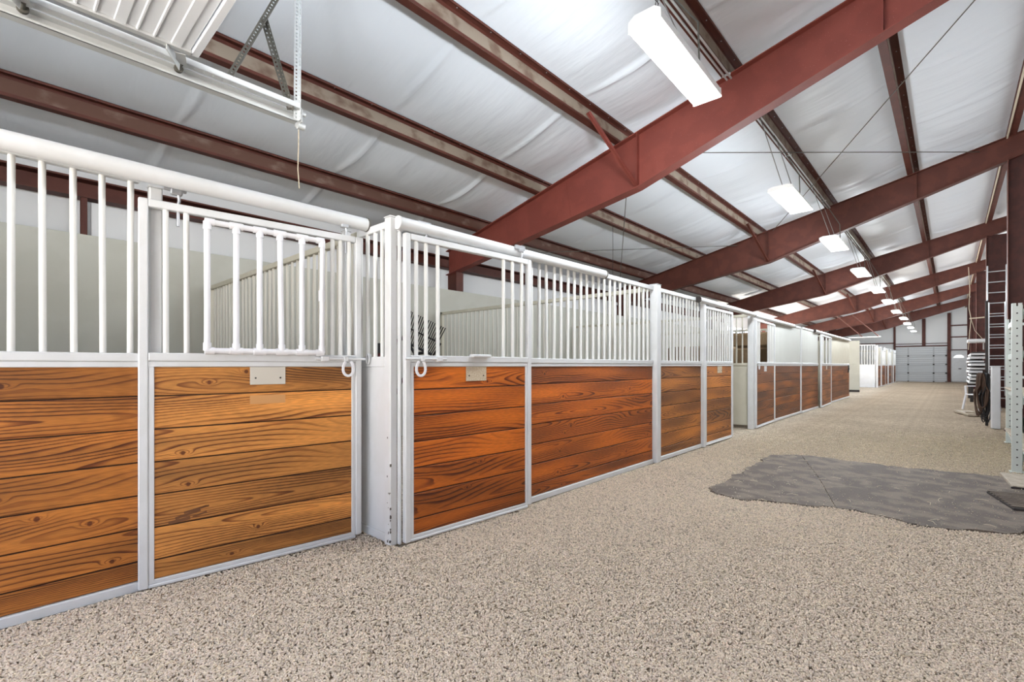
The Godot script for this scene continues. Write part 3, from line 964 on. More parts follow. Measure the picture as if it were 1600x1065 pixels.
	post("slim white post at the hinge edge of the third stall door", -2.69, -7.09, 0.07, 2.17, 0.07)
	track("white round track with a dark open end, above the third stall doorway", Vector3(-2.66, 2.15, -6.84), Vector3(-2.70, 2.15, -9.62), 0.042, true)
	stall_door("third stall door of brown planks, beside the open doorway", Vector3(-2.71, 0, -7.13), Vector3(-2.71, 0, -8.36), "wood_brown", spread(0.042, 1.19, 0.105), 0.62, 0, M.plate_tan)
	post("white post at the far side of the open third doorway", -2.78, -9.72, 0.1, 2.18, 0.1)
	# fourth stall on
	stall_door("fourth stall door of brown planks with a dark gap in its bars", Vector3(-2.75, 0, -9.80), Vector3(-2.80, 0, -11.33), "wood_dull", [0.12, 0.2, 0.3, 0.98, 1.1, 1.2, 1.31, 1.42], 0.72, -1, M.white)
	track("white round track above the fourth stall door", Vector3(-2.74, 2.15, -9.75), Vector3(-2.76, 2.15, -13.0), 0.042)
	fixed("stall front of dull brown planks and closely set white slats after the fourth door", Vector3(-2.82, 0, -11.38), Vector3(-2.82, 0, -13.78), "wood_dull", 0.1, [], 2.18, "white")
	post("slim white post between two slatted plank panels", -2.80, -13.82, 0.06, 2.17, 0.06)
	fixed("second stall front with closely set white slats above dull brown planks", Vector3(-2.80, 0, -13.86), Vector3(-2.80, 0, -15.85), "wood_dull", 0.1, [], 2.18, "white")
	track("white round track above the fifth stall door", Vector3(-2.74, 2.15, -15.2), Vector3(-2.80, 2.15, -21.9), 0.042, true)
	stall_door("fifth stall door of dull planks in a broad white frame", Vector3(-2.73, 0, -15.92), Vector3(-2.80, 0, -17.9), "wood_dull", [0.25, 0.45, 0.95, 1.05, 1.15, 1.55, 1.75], 1.0, 0, M.plate)
	fixed("last plank panel before the cross passage, cream slats above", Vector3(-2.86, 0, -17.98), Vector3(-2.86, 0, -22.0), "wood_dull", 0.1, [], 2.18, "cream")
	var hook := thing("dark_halter", "small dark halter hung on the last plank panel before the cross passage", "halter", Vector3(-2.80, 1.2, -21.4))
	part("strap", G.new().tube([Vector3(0.02, 0, 0), Vector3(0.04, -0.1, 0.08), Vector3(0.02, -0.24, 0.02), Vector3(0.03, -0.12, -0.1)], 0.02, 6, true), M.black, hook)
	part("ring", G.new().box(Vector3(0.03, -0.02, -0.02), Vector3(0.04, 0.05, 0.05), 0.01), M.black, hook)
	# partitions
	partition("beige barred partition behind the pale first stall door", -1.86, -6.88, -3.26, 2.2, true)
	partition("barred partition at the far side of the stall with the black fork", -5.57, -6.88, -2.77, 2.18, true)
	partition("cream partition facing the open third doorway", -9.76, -6.88, -2.84, 2.18, true)
	partition("barred partition past the stored bales", -13.83, -6.88, -2.84, 2.18, false)
	partition("barred partition beside the fifth stall door", -17.95, -6.88, -2.88, 2.18, false)
	var e := thing("stall_divider", "cream end wall closing the long row of stalls at the cross passage", "stall wall", Vector3(-4.9, 0, -22.06), 0.0, "", "thing")
	part("sheet", G.new().span(Vector3(-1.98, 0, -0.02), Vector3(2.02, 2.18, 0.02), 0.004), M.cream, e)
	# tall sliding panel in the cross passage
	var sp := thing("sliding_screen", "tall plain beige sliding panel standing in the cross passage", "panel", Vector3(-3.35, 0, -26.5), 0.0, "", "thing")
	part("sheet", G.new().span(Vector3(-0.45, 0.1, -0.02), Vector3(0.33, 2.33, 0.02), 0.005), M.beige, sp)
	part("frame", G.new().span(Vector3(0.28, 0.1, 0.02), Vector3(0.33, 2.33, 0.035), 0.004).span(Vector3(-0.45, 1.28, 0.02), Vector3(0.28, 1.31, 0.03), 0.003), M.beige, sp)
	part("foot", G.new().span(Vector3(-0.45, 0.0, -0.015), Vector3(0.33, 0.1, 0.015), 0.003), M.dark, sp)  # dark strip painted as the shade in the gap under the panel
	# far block of stalls
	side_panel("bright white end panel with bars at the start of the far stall block", -32.6, -3.85, -3.02, 2.36, [0.12, 0.24, 0.36, 0.48, 0.6, 0.72])
	var zs := [-32.66, -34.6, -36.7, -38.7, -40.7, -42.4, -44.1]
	for i in 6:
		if i % 2 == 1:
			stall_door("stall door of the far block, %s beyond the cross passage" % ["", "first", "", "second", "", "third"][i], Vector3(-2.94, 0, zs[i] - 0.06), Vector3(-2.94, 0, zs[i + 1] + 0.06), "wood_dull", spread(0.042, 1.6, 0.16), -1.0, 0, null, 2.1, false)
		else:
			fixed("plank panel of the far block, %s beyond the cross passage" % ["first", "", "second", "", "third", ""][i], Vector3(-2.99, 0, zs[i] - 0.06), Vector3(-2.99, 0, zs[i + 1] + 0.06), "wood_dull", 0.1, [], 2.25, "cream")
	for i in 7:
		post("white post of the far stall block, %s from the cross passage" % ["first", "second", "third", "fourth", "fifth", "sixth", "last"][i], -2.95, zs[i], 0.1, 2.3, 0.1)
	partition("barred partition inside the far block of stalls", -38.7, -6.88, -3.0, 2.18, false)
	# barred opening rack above the cross passage
	var tr := thing("hung_track_frame", "white hung rail on two slanted rods over the cross passage", "rail", Vector3(-2.6, 2.5, -27.0))
	part("rail", G.new().tube([Vector3(-0.9, 0, 0), Vector3(0.3, 0, 0)], 0.03, 8), M.white, tr)
	for x in [-0.35, 0.25]:
		part("rod", G.new().tube([Vector3(x, 0, 0), Vector3(x - 1.0, 1.05, 0.0)], 0.022, 6), M.liner_dark, tr)


func make_stall_things() -> void:
	# manure fork leaning in the second stall, tines up
	var k := thing("stable_fork", "black plastic stable fork leaning tines up inside the second stall", "fork", Vector3(-5.0, 0, -2.84))
	k.rotation = Vector3(0, 0.743, -0.45)
	part("handle", G.new().tube([Vector3(0, 0.02, 0), Vector3(0, 1.50, 0)], 0.014, 8), M.brown_rope, k)
	var hd := part("head", G.new().tube([Vector3(-0.2, 1.72, 0.05), Vector3(0.2, 1.72, 0.05)], 0.010, 6).tube([Vector3(-0.18, 1.56, 0.02), Vector3(0.18, 1.56, 0.02)], 0.016, 6).tube([Vector3(0, 1.48, 0), Vector3(-0.13, 1.57, 0.02)], 0.018, 6).tube([Vector3(0, 1.48, 0), Vector3(0.13, 1.57, 0.02)], 0.018, 6).tube([Vector3(-0.2, 1.56, 0.02), Vector3(-0.225, 1.90, 0.13)], 0.012, 6).tube([Vector3(0.2, 1.56, 0.02), Vector3(0.225, 1.72, 0.08)], 0.012, 6), M.black, k)
	for i in 17:
		var x := -0.19 + i * 0.02375
		part("tine", G.new().tube([Vector3(x * 0.9, 1.55, 0.01), Vector3(x, 1.70, 0.05), Vector3(x * 1.08, 1.90, 0.12)], 0.0065, 5), M.black, hd)
	# dark red things beside the corner
	var wine := mat(rgb(92, 26, 30), 0.8)
	var b := thing("work_glove", "dark red and black glove stuck on a stick inside the second stall", "glove", Vector3(-3.77, 0, -2.33), 0.743)
	part("stick", G.new().tube([Vector3(0, 0, 0), Vector3(0, 1.22, 0)], 0.014, 8), M.brown_rope, b)
	part("glove", G.new().box(Vector3(0, 1.27, 0), Vector3(0.09, 0.12, 0.05), 0.02), wine, b)
	part("cuff", G.new().tube([Vector3(0, 1.31, 0.0), Vector3(0.0, 1.40, 0)], 0.04, 10), M.black, b)
	var lr := thing("lead_rope", "dark red lead rope hanging on a short peg inside the second stall", "rope", Vector3(-3.70, 0, -2.44), 0.743)
	part("peg", G.new().tube([Vector3(0, 0, 0), Vector3(0, 1.46, 0)], 0.012, 8), M.brown_rope, lr)
	for i in 3:
		part("strand", G.new().tube([Vector3(0.012 * i - 0.03, 0.9, 0.02), Vector3(0.016 * i - 0.02, 1.2, 0.022), Vector3(0.018 * i, 1.44, 0.02)], 0.008, 6), wine if i != 1 else M.cord, lr)
	# bales in the stalls past the open doorway
	var spots := [[-4.3, -11.3, 0.0, "lower bale of the stack behind the open doorway"], [-4.3, -11.3, 0.55, "middle bale of the stack behind the open doorway"], [-4.3, -11.3, 1.10, "top bale of the stack behind the open doorway"], [-3.75, -12.95, 0.0, "bottom bale of the stack behind the fourth door"], [-3.75, -12.95, 0.55, "second bale of the stack behind the fourth door"], [-3.75, -12.95, 1.10, "third bale of the stack behind the fourth door"], [-3.75, -12.95, 1.645, "uppermost bale of the stack behind the fourth door"]]
	for s in spots:
		var t := thing("straw_bale", "brown straw bale, " + s[3], "bale", Vector3(s[0], s[2], s[1]), rng.randf_range(-0.08, 0.08), "straw bales stored in the stalls")
		var hh := 0.54 if s[2] < 1.5 else 0.36
		part("straw", G.new().span(Vector3(-0.65, 0, -0.5), Vector3(0.65, hh, 0.5), 0.05), M.bale, t)
		for x in [-0.25, 0.25]:
			part("twine", G.new().span(Vector3(x - 0.008, 0.01, -0.505), Vector3(x + 0.008, hh + 0.004, 0.505), 0.004), M.cord, t)


# ---------------------------------------------------------------- overhead door track above the first stall

func make_overhead_door() -> void:
	var t := thing("door_3", "open white ribbed overhead door lying flat under the roof", "overhead door", Vector3(-1.45, 3.02, 0.0), 0.0, "", "structure")
	var zs := [-0.78, -0.12, 0.54, 1.2, 1.86]
	for i in 4:
		var g := G.new()
		g.span(Vector3(-1.8, 0.012, zs[i] + 0.004), Vector3(1.8, 0.05, zs[i + 1] - 0.004), 0.003)
		var zz: float = zs[i] + 0.075
		var kk := 0
		while zz < zs[i + 1] - 0.04:
			var w := 0.055 if kk % 3 == 0 else 0.018
			g.prism(PackedVector2Array([Vector2(-w / 2, 0.013), Vector2(-w / 2 + 0.005, 0.006), Vector2(w / 2 - 0.005, 0.006), Vector2(w / 2, 0.013)]), Vector3(-1.8, 0, zz), Vector3.BACK, Vector3.UP, -3.6)
			zz += 0.1 if kk % 3 == 0 else 0.075
			kk += 1
		var sec := part("door_section", g, M.door_panel, t)
		part("end_stile", G.new().span(Vector3(-1.83, -0.004, zs[i]), Vector3(-1.80, 0.05, zs[i + 1])).span(Vector3(-1.83, -0.006, zs[i]), Vector3(-1.795, -0.002, zs[i + 1])), M.galv, sec)
		var rb := part("roller_bracket", G.new().beam(Vector3(-1.80, -0.01, zs[i] + 0.12), Vector3(-1.93, -0.035, zs[i] + 0.03), 0.06, 0.004, Vector3.UP).beam(Vector3(-1.82, -0.02, zs[i] + 0.05), Vector3(-1.96, -0.02, zs[i] + 0.01), 0.004, 0.05, Vector3.UP), M.galv, sec)
		rb.name = "roller_bracket"
		part("roller", G.new().tube([Vector3(-1.93, -0.02, zs[i] + 0.02), Vector3(-2.0, -0.02, zs[i] + 0.02)], 0.011, 8).tube([Vector3(-1.985, -0.02, zs[i] + 0.02), Vector3(-2.005, -0.02, zs[i] + 0.02)], 0.024, 12), M.galv_dull, sec)
	part("bottom_bar", G.new().span(Vector3(-1.83, -0.002, -0.822), Vector3(1.8, 0.04, -0.782), 0.004), M.door_panel, t)
	var r := thing("overhead_track", "galvanized overhead door track ending above the first stall", "door track", Vector3(-3.46, 2.98, 0.0), 0.0, "", "thing")
	var zf := -1.47
	part("channel", G.new().span(Vector3(-0.035, -0.032, zf), Vector3(-0.031, 0.032, 1.9)).span(Vector3(-0.035, -0.036, zf), Vector3(0.018, -0.032, 1.9)).span(Vector3(-0.035, 0.032, zf), Vector3(0.018, 0.036, 1.9)).span(Vector3(0.014, -0.036, zf), Vector3(0.018, -0.02, 1.9)), M.galv, r)
	part("angle", G.new().slotted(Vector3(0.05, 0.04, zf - 0.01), Vector3(0.05, 0.04, 1.9), 0.05, 0.004, Vector3.RIGHT, 0.05, 0.010).span(Vector3(0.072, 0.04, zf), Vector3(0.075, 0.075, 1.9)), M.galv, r)
	part("end_bracket", G.new().box(Vector3(0.0, 0.0, zf - 0.02), Vector3(0.11, 0.09, 0.012), 0.003).tube([Vector3(0.0, -0.05, zf - 0.01), Vector3(0.0, -0.05, zf - 0.06)], 0.025, 8).tube([Vector3(0.04, 0.02, zf - 0.02), Vector3(0.04, 0.02, zf - 0.05)], 0.014, 6), M.galv, r)
	var hang := [[Vector3(0.06, -0.04, -1.47), Vector3(0.06, 1.55, -1.48), "galvanized slotted upright hanger holding the overhead track's end", M.galv], [Vector3(0.05, 0.02, -1.43), Vector3(0.05, 0.57, -1.25), "dark slotted brace leaning back from the overhead track's end", M.galv_dull], [Vector3(0.06, 0.07, -1.04), Vector3(0.06, 1.50, -1.66), "dark slotted brace crossing the other, loose at its lower end", M.galv_dull]]
	for q in hang:
		var h := thing("slotted_hanger", q[2], "bracket", r.position + q[0], 0.0, "", "thing")
		var e: Vector3 = q[1] - q[0]
		part("flange", G.new().slotted(Vector3.ZERO, e, 0.034, 0.003, Vector3.RIGHT, 0.026, 0.011), q[3], h)
		part("flange", G.new().slotted(Vector3(-0.017, 0, 0.017), e + Vector3(-0.017, 0, 0.017), 0.034, 0.003, Vector3.BACK, 0.026, 0.011), q[3], h)
	var s := thing("pull_string", "frayed thin cord dangling from the overhead track's end bracket", "cord", Vector3(-3.46, 2.90, -1.49))
	part("cord", G.new().tube([Vector3.ZERO, Vector3(-0.004, -0.14, 0), Vector3(-0.014, -0.28, 0), Vector3(-0.008, -0.42, -0.008)], 0.004, 5), M.cord, s)


# ---------------------------------------------------------------- column side

func make_rack() -> void:
	var t := thing("storage_rack", "white perforated steel storage rack beside the aisle", "rack", Vector3(0.6, 0, -9.25), 0.0, "", "thing")
	for q in [[-0.05, 1.46, 1.90], [0.08, -1.47, 1.92], [0.62, 1.46, 1.90], [0.66, -1.47, 1.92]]:
		var g := G.new()
		var x: float = q[0]
		var z: float = q[1]
		g.slotted(Vector3(x - 0.0, 0.01, z + 0.035), Vector3(x - 0.0, q[2], z + 0.035), 0.08, 0.003, Vector3.RIGHT, 0.085, 0.014)
		g.slotted(Vector3(x - 0.04, 0.01, z), Vector3(x - 0.04, q[2], z), 0.07, 0.003, Vector3.BACK, 0.085, 0.014)
		g.span(Vector3(x + 0.037, 0.01, z - 0.035), Vector3(x + 0.04, q[2], z + 0.035))
		var p := part("upright", g, M.rack, t)
		part("foot_plate", G.new().span(Vector3(x - 0.06, 0, z - 0.06), Vector3(x + 0.06, 0.01, z + 0.06), 0.002), M.rack, p)
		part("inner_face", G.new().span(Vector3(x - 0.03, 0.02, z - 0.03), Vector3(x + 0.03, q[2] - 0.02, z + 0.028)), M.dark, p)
	for z in [1.46, -1.47]:
		for y in [0.25, 1.0, 1.82]:
			part("cross_brace", G.new().span(Vector3(0.04, y, z - 0.015), Vector3(0.62, y + 0.04, z + 0.015), 0.004), M.rack, t)
	for y in [0.16, 0.80, 1.33, 1.80]:
		for x in [0.02, 0.62]:
			var bm := part("beam", G.new().beam(Vector3(x, y, 1.42), Vector3(x + 0.06, y, -1.44), 0.08, 0.04, Vector3.UP, 0.005), M.rack, t)
			part("end_plate", G.new().box(Vector3(x - 0.022, y, 1.39), Vector3(0.006, 0.17, 0.06), 0.002), M.rack, bm)
	for y in [0.205, 0.845]:
		part("shelf_board", G.new().span(Vector3(0.02, y, -1.42), Vector3(0.66, y + 0.025, 1.40), 0.004), M.board, t)
	var bag := thing("crumpled_sack", "crumpled whitish sack on the lowest shelf of the storage rack", "sack", Vector3(0.9, 0.23, -9.4))
	var g := G.new()
	var f := noise(FastNoiseLite.TYPE_SIMPLEX, 3.0, 8, 2)
	var rings := 8
	for i in rings:
		for k in 14:
			var a := TAU * k / 14
			var v := PI * i / (rings - 1.0)
			var d := Vector3(sin(v) * cos(a), cos(v), sin(v) * sin(a))
			var rr := 1.0 + 0.35 * f.get_noise_3d(d.x, d.y, d.z)
			g.v.append(Vector3(d.x * 0.24 * rr, 0.17 + d.y * 0.17 * (rr if d.y > 0 else 1.0), d.z * 0.4 * rr))
			g.n.append(d)
			g.uv.append(Vector2.ZERO)
	for i in rings - 1:
		for k in 14:
			var a := i * 14 + k
			var b := i * 14 + (k + 1) % 14
			g.ix.append_array(PackedInt32Array([a, b, b + 14, a, b + 14, a + 14]))
	part("bag", g, M.plate, bag)
	part("neck", G.new().tube([Vector3(0, 0.31, 0), Vector3(0.02, 0.36, 0.02), Vector3(0.05, 0.40, 0.03)], 0.03, 8), M.plate, bag)
	var bx := thing("dark_crate", "dark crate on the middle shelf of the storage rack", "crate", Vector3(0.98, 0.87, -9.0))
	part("body", G.new().span(Vector3(-0.2, 0, -0.7), Vector3(0.2, 0.34, 0.7), 0.01), M.black, bx)
	part("rim", G.new().span(Vector3(-0.22, 0.31, -0.72), Vector3(0.22, 0.36, 0.72), 0.008), M.dark, bx)


func make_right_side() -> void:
	# aluminium extension ladder
	var t := thing("extension_ladder", "aluminium extension ladder standing against a red column", "ladder", Vector3(0.97, 0, -19.3), 0.0, "", "thing")
	var h := 4.05
	for s in [-1.0, 1.0]:
		part("rail", G.new().span(Vector3(s * 0.19 - 0.015, 0.02, -0.04), Vector3(s * 0.19 + 0.015, h, 0.04), 0.004), M.alu, t)
		part("fly_rail", G.new().span(Vector3(s * 0.16 - 0.012, 0.35, 0.05), Vector3(s * 0.16 + 0.012, h - 1.05, 0.10), 0.004), M.alu, t)
		part("foot", G.new().span(Vector3(s * 0.19 - 0.03, 0.0, -0.06), Vector3(s * 0.19 + 0.03, 0.03, 0.06), 0.004), M.black, t)
	for k in 13:
		part("rung", G.new().tube([Vector3(-0.19, 0.28 + k * 0.3, 0), Vector3(0.19, 0.28 + k * 0.3, 0)], 0.017, 8), M.alu, t)
	for k in 8:
		part("rung", G.new().tube([Vector3(-0.16, 0.5 + k * 0.3, 0.075), Vector3(0.16, 0.5 + k * 0.3, 0.075)], 0.016, 8), M.alu, t)
	var p := thing("vinyl_post", "stout white post standing by the storage rack and coiled lines", "post", Vector3(0.635, 0, -12.95), 0.12, "", "thing")
	part("shaft", G.new().span(Vector3(-0.06, 0, -0.06), Vector3(0.06, 1.17, 0.06), 0.006), M.white, p)
	part("cap", G.new().span(Vector3(-0.066, 1.17, -0.066), Vector3(0.066, 1.19, 0.066), 0.004), M.white, p)
	# coils hanging from a dark pole
	var pole := thing("dark_pole", "thin dark pole standing beside the coiled lines", "pole", Vector3(0.535, 0, -13.45), 0.0, "", "thing")
	part("pole", G.new().span(Vector3(-0.022, 0, -0.022), Vector3(0.022, 2.5, 0.022), 0.004), M.dark, pole)
	part("hook", G.new().tube([Vector3(-0.02, 1.08, 0.03), Vector3(-0.05, 1.05, 0.08), Vector3(-0.05, 1.11, 0.11)], 0.012, 6), M.dark, pole)
	for c in 2:
		var nm: String = ["brown_rope_coil", "black_hose_coil"][c]
		var r := thing(nm, ["brown rope coil hanging from the dark pole", "black hose coil hanging in loops from the dark pole"][c], ["rope", "hose"][c], Vector3(0.44 + 0.075 * c, 0.55, -13.32), 0.0, "", "thing")
		for k in 6:
			var loop := []
			var w := 0.045 + 0.018 * (k % 3)
			var low := -0.48 + 0.05 * (k % 4) if c == 1 else -0.36 + 0.035 * k
			for j in 20:
				var a := TAU * j / 20
				loop.append(Vector3(sin(a) * w * (1.0 if cos(a) < 0.2 else 0.5) + (k - 2.5) * 0.012, lerpf(low, 0.5, (cos(a) + 1.0) / 2.0), 0.02 * (k - 2.5) + 0.01 * cos(a * 2)))
			part("loop", G.new().tube(loop, 0.016 if c == 0 else 0.011, 7, true), M.brown_rope if c == 0 else M.black, r)
	# stacked white boards on brackets between far columns
	for k in 9:
		var b := thing("white_board", "white board in the stack beside the far columns, %s layer of the pile" % ["lowest", "second lowest", "third lowest", "fourth lowest", "middle", "fourth highest", "third highest", "second highest", "topmost"][k], "board", Vector3(0.64 + 0.02 * (k % 3), 0.62 + k * 0.115, -23.2), 0.0, "stacked white boards", "thing")
		part("plank", G.new().span(Vector3(-0.2, 0, -1.6 - 0.06 * (k % 4)), Vector3(0.16, 0.055 + 0.02 * (k % 2), 1.7 + 0.1 * (k % 3)), 0.004), M.white, b)
		part("spacer", G.new().span(Vector3(-0.16, 0.055, 1.2), Vector3(0.14, 0.115, 1.3), 0.004).span(Vector3(-0.16, 0.055, -1.2), Vector3(0.14, 0.115, -1.1), 0.004), M.dark, b)
	var trs := thing("board_trestle", "dark low trestle under the stacked white boards", "trestle", Vector3(0.66, 0, -23.2), 0.0, "", "thing")
	for z in [-1.2, 1.25]:
		part("leg", G.new().span(Vector3(-0.18, 0, z - 0.05), Vector3(-0.10, 0.56, z + 0.05), 0.004), M.dark, trs)
		part("leg", G.new().span(Vector3(0.10, 0, z - 0.05), Vector3(0.18, 0.56, z + 0.05), 0.004), M.dark, trs)
		part("cross_bar", G.new().span(Vector3(-0.2, 0.56, z - 0.05), Vector3(0.2, 0.62, z + 0.05), 0.004), M.dark, trs)
	var sh := thing("bracket_plank", "single white plank on a bracket high above the board stack", "plank", Vector3(0.62, 1.94, -21.2), 0.0, "", "thing")
	part("plank", G.new().span(Vector3(-0.22, 0, -0.5), Vector3(0.2, 0.09, 0.5), 0.006), M.white, sh)
	part("bracket", G.new().beam(Vector3(0.14, -0.0, 0.3), Vector3(0.14, -0.24, 0.3), 0.03, 0.03, Vector3.BACK), M.steel, sh)
	var cd := thing("draped_rope", "pale cord running down the far red column to a tie", "cord", Vector3(0.44, 0, -20.8), 0.0, "", "thing")
	part("cord", G.new().tube([Vector3(-0.02, 4.3, 0), Vector3(0.01, 3.6, 0.02), Vector3(-0.01, 3.0, 0), Vector3(0.04, 2.65, 0.03), Vector3(0.0, 2.2, 0), Vector3(-0.02, 1.7, 0)], 0.010, 6), M.cord, cd)
	part("loose_end", G.new().tube([Vector3(0.03, 2.7, 0.02), Vector3(0.12, 2.3, 0.03), Vector3(0.3, 2.02, 0.02)], 0.007, 6), M.cord, cd)
	part("tie", G.new().beam(Vector3(0.0, 2.68, 0), Vector3(0.34, 2.7, 0), 0.04, 0.02, Vector3.UP, 0.004), M.cord, cd)
	# white resin chair
	var ch := thing("garden_chair", "white plastic garden chair standing in front of the board stack", "chair", Vector3(0.60, 0, -18.0), -0.9)
	part("seat", G.new().span(Vector3(-0.23, 0.40, -0.22), Vector3(0.23, 0.43, 0.22), 0.01), M.pvc, ch)
	var bk := part("backrest", G.new().beam(Vector3(0, 0.84, -0.30), Vector3(0, 0.90, -0.32), 0.44, 0.03, Vector3.RIGHT, 0.01).beam(Vector3(0, 0.43, -0.21), Vector3(0, 0.50, -0.23), 0.44, 0.03, Vector3.RIGHT, 0.01), M.pvc, ch)
	for i in 6:
		part("slat", G.new().beam(Vector3(-0.19 + i * 0.076, 0.48, -0.225), Vector3(-0.19 + i * 0.076, 0.86, -0.31), 0.045, 0.015, Vector3.RIGHT, 0.004), M.pvc, bk)
	for x in [-0.22, 0.22]:
		part("leg", G.new().beam(Vector3(x, 0.42, 0.19), Vector3(x * 1.15, 0.0, 0.25), 0.05, 0.035, Vector3.RIGHT, 0.006), M.pvc, ch)
		part("leg", G.new().beam(Vector3(x, 0.42, -0.2), Vector3(x * 1.15, 0.0, -0.28), 0.05, 0.035, Vector3.RIGHT, 0.006), M.pvc, ch)
		part("arm", G.new().beam(Vector3(x * 1.1, 0.64, -0.26), Vector3(x * 1.1, 0.64, 0.2), 0.05, 0.025, Vector3.RIGHT, 0.008).beam(Vector3(x * 1.1, 0.64, 0.19), Vector3(x, 0.42, 0.19), 0.045, 0.03, Vector3.RIGHT, 0.006), M.pvc, ch)
	var lp := thing("low_plank", "pale plank lying on the gravel below the garden chair", "plank", Vector3(0.34, 0, -16.2), 0.2, "", "thing")
	part("plank", G.new().span(Vector3(-0.16, 0.01, -0.6), Vector3(0.16, 0.06, 0.6), 0.006), M.board, lp)
	part("batten", G.new().span(Vector3(-0.14, 0.06, 0.3), Vector3(0.14, 0.10, 0.38), 0.006), M.board, lp)
	# boards on the ground by the mats
	var fb := thing("ground_board", "short pale board lying on the gravel below the storage rack", "board", Vector3(0.56, 0, -7.05), 0.06, "", "thing")
	part("plank", G.new().span(Vector3(-0.14, 0.0, -0.40), Vector3(0.24, 0.04, 0.36), 0.005), M.board, fb)
	part("dark_edge", G.new().span(Vector3(-0.15, 0.0, 0.36), Vector3(0.24, 0.03, 0.375), 0.002), M.dark, fb)
	var sm := thing("ridged_mat", "small ridged black mat with a brown stain beside the rubber mats", "mat", Vector3(0.48, 0.0, -6.02), 0.22, "", "thing")
	part("base", G.new().span(Vector3(-0.17, 0.0, -0.30), Vector3(0.40, 0.03, 0.32), 0.004), M.dark, sm)
	for i in 9:
		part("ridge", G.new().span(Vector3(-0.17, 0.03, -0.29 + i * 0.067), Vector3(0.40, 0.042, -0.26 + i * 0.067), 0.004), M.rubber, sm)
	part("stain", G.new().prism(PackedVector2Array([Vector2(-0.02, -0.12), Vector2(0.12, -0.16), Vector2(0.26, -0.08), Vector2(0.28, 0.1), Vector2(0.1, 0.15), Vector2(-0.03, 0.06)]), Vector3(0.05, 0.0425, 0.0), Vector3.RIGHT, Vector3.FORWARD, 0.003), mat(rgb(88, 58, 44), 0.8), sm)


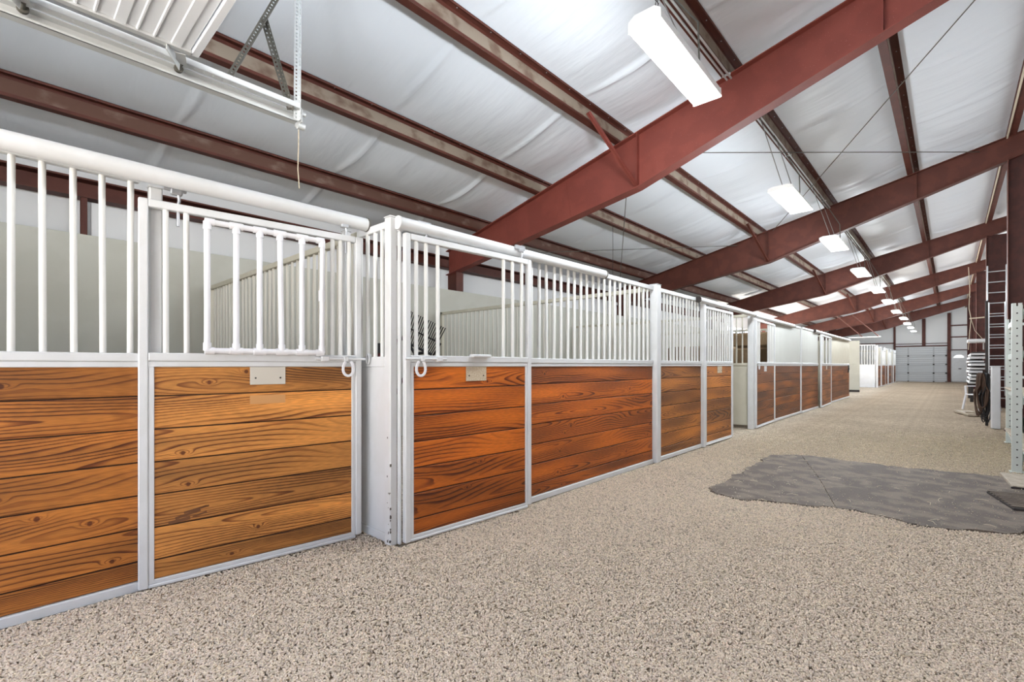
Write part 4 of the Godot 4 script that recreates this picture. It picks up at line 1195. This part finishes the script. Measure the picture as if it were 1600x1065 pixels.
func make_floor_things() -> void:
	# two dark rubber stall mats with the joint between them
	var fl := noise(FastNoiseLite.TYPE_SIMPLEX, 2.2, 9, 3)
	var outs := [[Vector2(-1.71, -4.60), Vector2(-1.44, -4.52), Vector2(-1.0, -4.66), Vector2(-0.72, -4.80), Vector2(-1.04, -5.95), Vector2(-1.475, -7.30), Vector2(-1.75, -7.02)], [Vector2(-0.712, -4.81), Vector2(-0.47, -4.80), Vector2(-0.19, -4.68), Vector2(0.17, -4.80), Vector2(0.40, -4.93), Vector2(0.56, -6.0), Vector2(0.50, -7.33), Vector2(-0.48, -7.20), Vector2(-1.467, -7.305), Vector2(-1.032, -5.955)]]
	for k in 2:
		var o := thing("rubber_mat", ["grey rubber stall mat on the gravel, the one closer to the stalls", "larger grey rubber stall mat on the gravel, the one closer to the rack"][k], "mat", Vector3(-1.0, 0, -5.9), 0.0, "rubber mats in the aisle", "thing")
		var poly := PackedVector2Array()
		var src: Array = outs[k]
		for i in src.size():
			var a: Vector2 = src[i]
			var b: Vector2 = src[(i + 1) % src.size()]
			var joint := a.distance_to(b) > 0.9 and absf(a.x - b.x) > 0.25 and absf(a.x - b.x) < 0.5
			var cnt := int(a.distance_to(b) / 0.06) + 1
			for j in cnt:
				var p := a.lerp(b, float(j) / cnt)
				if not joint:
					p += Vector2(fl.get_noise_2d(p.x * 2.0, p.y * 2.0), fl.get_noise_2d(p.x * 2.0 + 50, p.y * 2.0)) * 0.06
				poly.append(p - Vector2(-1.0, -5.9))
		part("sheet", G.new().prism(poly, Vector3(0, -0.004, 0), Vector3.RIGHT, Vector3.BACK, -0.016), M.rubber, o)
	# loose gravel: instanced stones over the bed, thick near the camera
	var mm := MultiMesh.new()
	mm.transform_format = MultiMesh.TRANSFORM_3D
	mm.use_colors = true
	var st := G.new()
	var ico := IcoPts.make()
	for tr in ico:
		var nn: Vector3 = (tr[0] + tr[1] + tr[2]).normalized()
		st.tri(tr[0], tr[1], tr[2], nn)
	mm.mesh = st.mesh()
	var poly_a := PackedVector2Array(outs[0])
	var poly_b := PackedVector2Array(outs[1])
	var r := RandomNumberGenerator.new()
	r.seed = 77
	var xf := []
	var cl := []
	var tries := 0
	while xf.size() < 300000 and tries < 1200000:
		tries += 1
		var depth := 1.3 + 8.5 * pow(r.randf(), 1.7)
		var side := r.randf_range(-1.15, 1.15) * depth
		var s := sin(deg_to_rad(42.597))
		var c := cos(deg_to_rad(42.597))
		var x := -s * depth + c * side
		var z := -c * depth - s * side
		if x > 1.3 or z > 0.6 or r.randf() < smoothstep(5.5, 9.6, depth):
			continue
		var lim := -3.16 if z > -1.8 else -2.66
		if x < lim:
			continue
		var p := Vector2(x, z)
		var on_mat := Geometry2D.is_point_in_polygon(p, poly_a) or Geometry2D.is_point_in_polygon(p, poly_b)
		if on_mat and r.randf() > 0.03:
			continue
		var sz := r.randf_range(0.0032, 0.0062)
		if on_mat:
			sz *= 0.7
		var b := Basis.from_euler(Vector3(r.randf() * TAU, r.randf() * TAU, r.randf() * TAU)) * Basis.from_scale(Vector3(sz * r.randf_range(0.85, 1.2), sz * r.randf_range(0.7, 1.0), sz))
		xf.append(Transform3D(b, Vector3(x, 0.001 + r.randf() * 0.007 + (0.012 if on_mat else 0.0), z)))
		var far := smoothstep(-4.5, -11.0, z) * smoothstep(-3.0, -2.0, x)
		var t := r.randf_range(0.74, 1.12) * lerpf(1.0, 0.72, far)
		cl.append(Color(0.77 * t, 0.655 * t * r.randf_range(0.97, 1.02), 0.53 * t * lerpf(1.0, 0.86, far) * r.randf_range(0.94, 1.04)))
	mm.instance_count = xf.size()
	for i in xf.size():
		mm.set_instance_transform(i, xf[i])
		mm.set_instance_color(i, cl[i])
	var mi := MultiMeshInstance3D.new()
	mi.name = "loose_gravel"
	mi.multimesh = mm
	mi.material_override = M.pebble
	add_child(mi)
	tag(mi, "loose beige crushed stone strewn over the aisle floor", "gravel", "", "stuff")
	# bits of straw
	var sw := G.new()
	r.seed = 91
	for i in 420:
		var depth := 1.6 + 6.5 * pow(r.randf(), 1.3)
		var side := r.randf_range(-1.0, 1.1) * depth
		var x := -sin(deg_to_rad(42.597)) * depth + cos(deg_to_rad(42.597)) * side
		var z := -cos(deg_to_rad(42.597)) * depth - sin(deg_to_rad(42.597)) * side
		if x > 1.0 or x < (-3.0 if z > -1.7 else -2.5):
			continue
		var a := r.randf() * TAU
		var L := r.randf_range(0.03, 0.11)
		var d := Vector3(cos(a), 0, sin(a)) * L
		sw.tube([Vector3(x, 0.013, z) - d * 0.5, Vector3(x, 0.017 + r.randf() * 0.004, z) + d.rotated(Vector3.UP, 1.57) * r.randf_range(-0.15, 0.15), Vector3(x, 0.012, z) + d * 0.5], 0.0017, 4)
	var so := part("straw_bits", sw, M.straw, self)
	tag(so, "pale bits of straw scattered on the gravel", "straw", "", "stuff")


class IcoPts:
	static func make() -> Array:
		var t := (1.0 + sqrt(5.0)) / 2.0
		var p := [Vector3(-1, t, 0), Vector3(1, t, 0), Vector3(-1, -t, 0), Vector3(1, -t, 0), Vector3(0, -1, t), Vector3(0, 1, t), Vector3(0, -1, -t), Vector3(0, 1, -t), Vector3(t, 0, -1), Vector3(t, 0, 1), Vector3(-t, 0, -1), Vector3(-t, 0, 1)]
		var f := [[0, 11, 5], [0, 5, 1], [0, 1, 7], [0, 7, 10], [0, 10, 11], [1, 5, 9], [5, 11, 4], [11, 10, 2], [10, 7, 6], [7, 1, 8], [3, 9, 4], [3, 4, 2], [3, 2, 6], [3, 6, 8], [3, 8, 9], [4, 9, 5], [2, 4, 11], [6, 2, 10], [8, 6, 7], [9, 8, 1]]
		var out := []
		for q in f:
			out.append([p[q[0]].normalized(), p[q[1]].normalized(), p[q[2]].normalized()])
		return out


func _ready() -> void:
	rng.seed = 20
	set_stage()
	make_materials()
	make_shell()
	make_steel()
	make_lamps()
	make_stalls()
	make_stall_things()
	make_overhead_door()
	make_rack()
	make_right_side()
	make_floor_things()
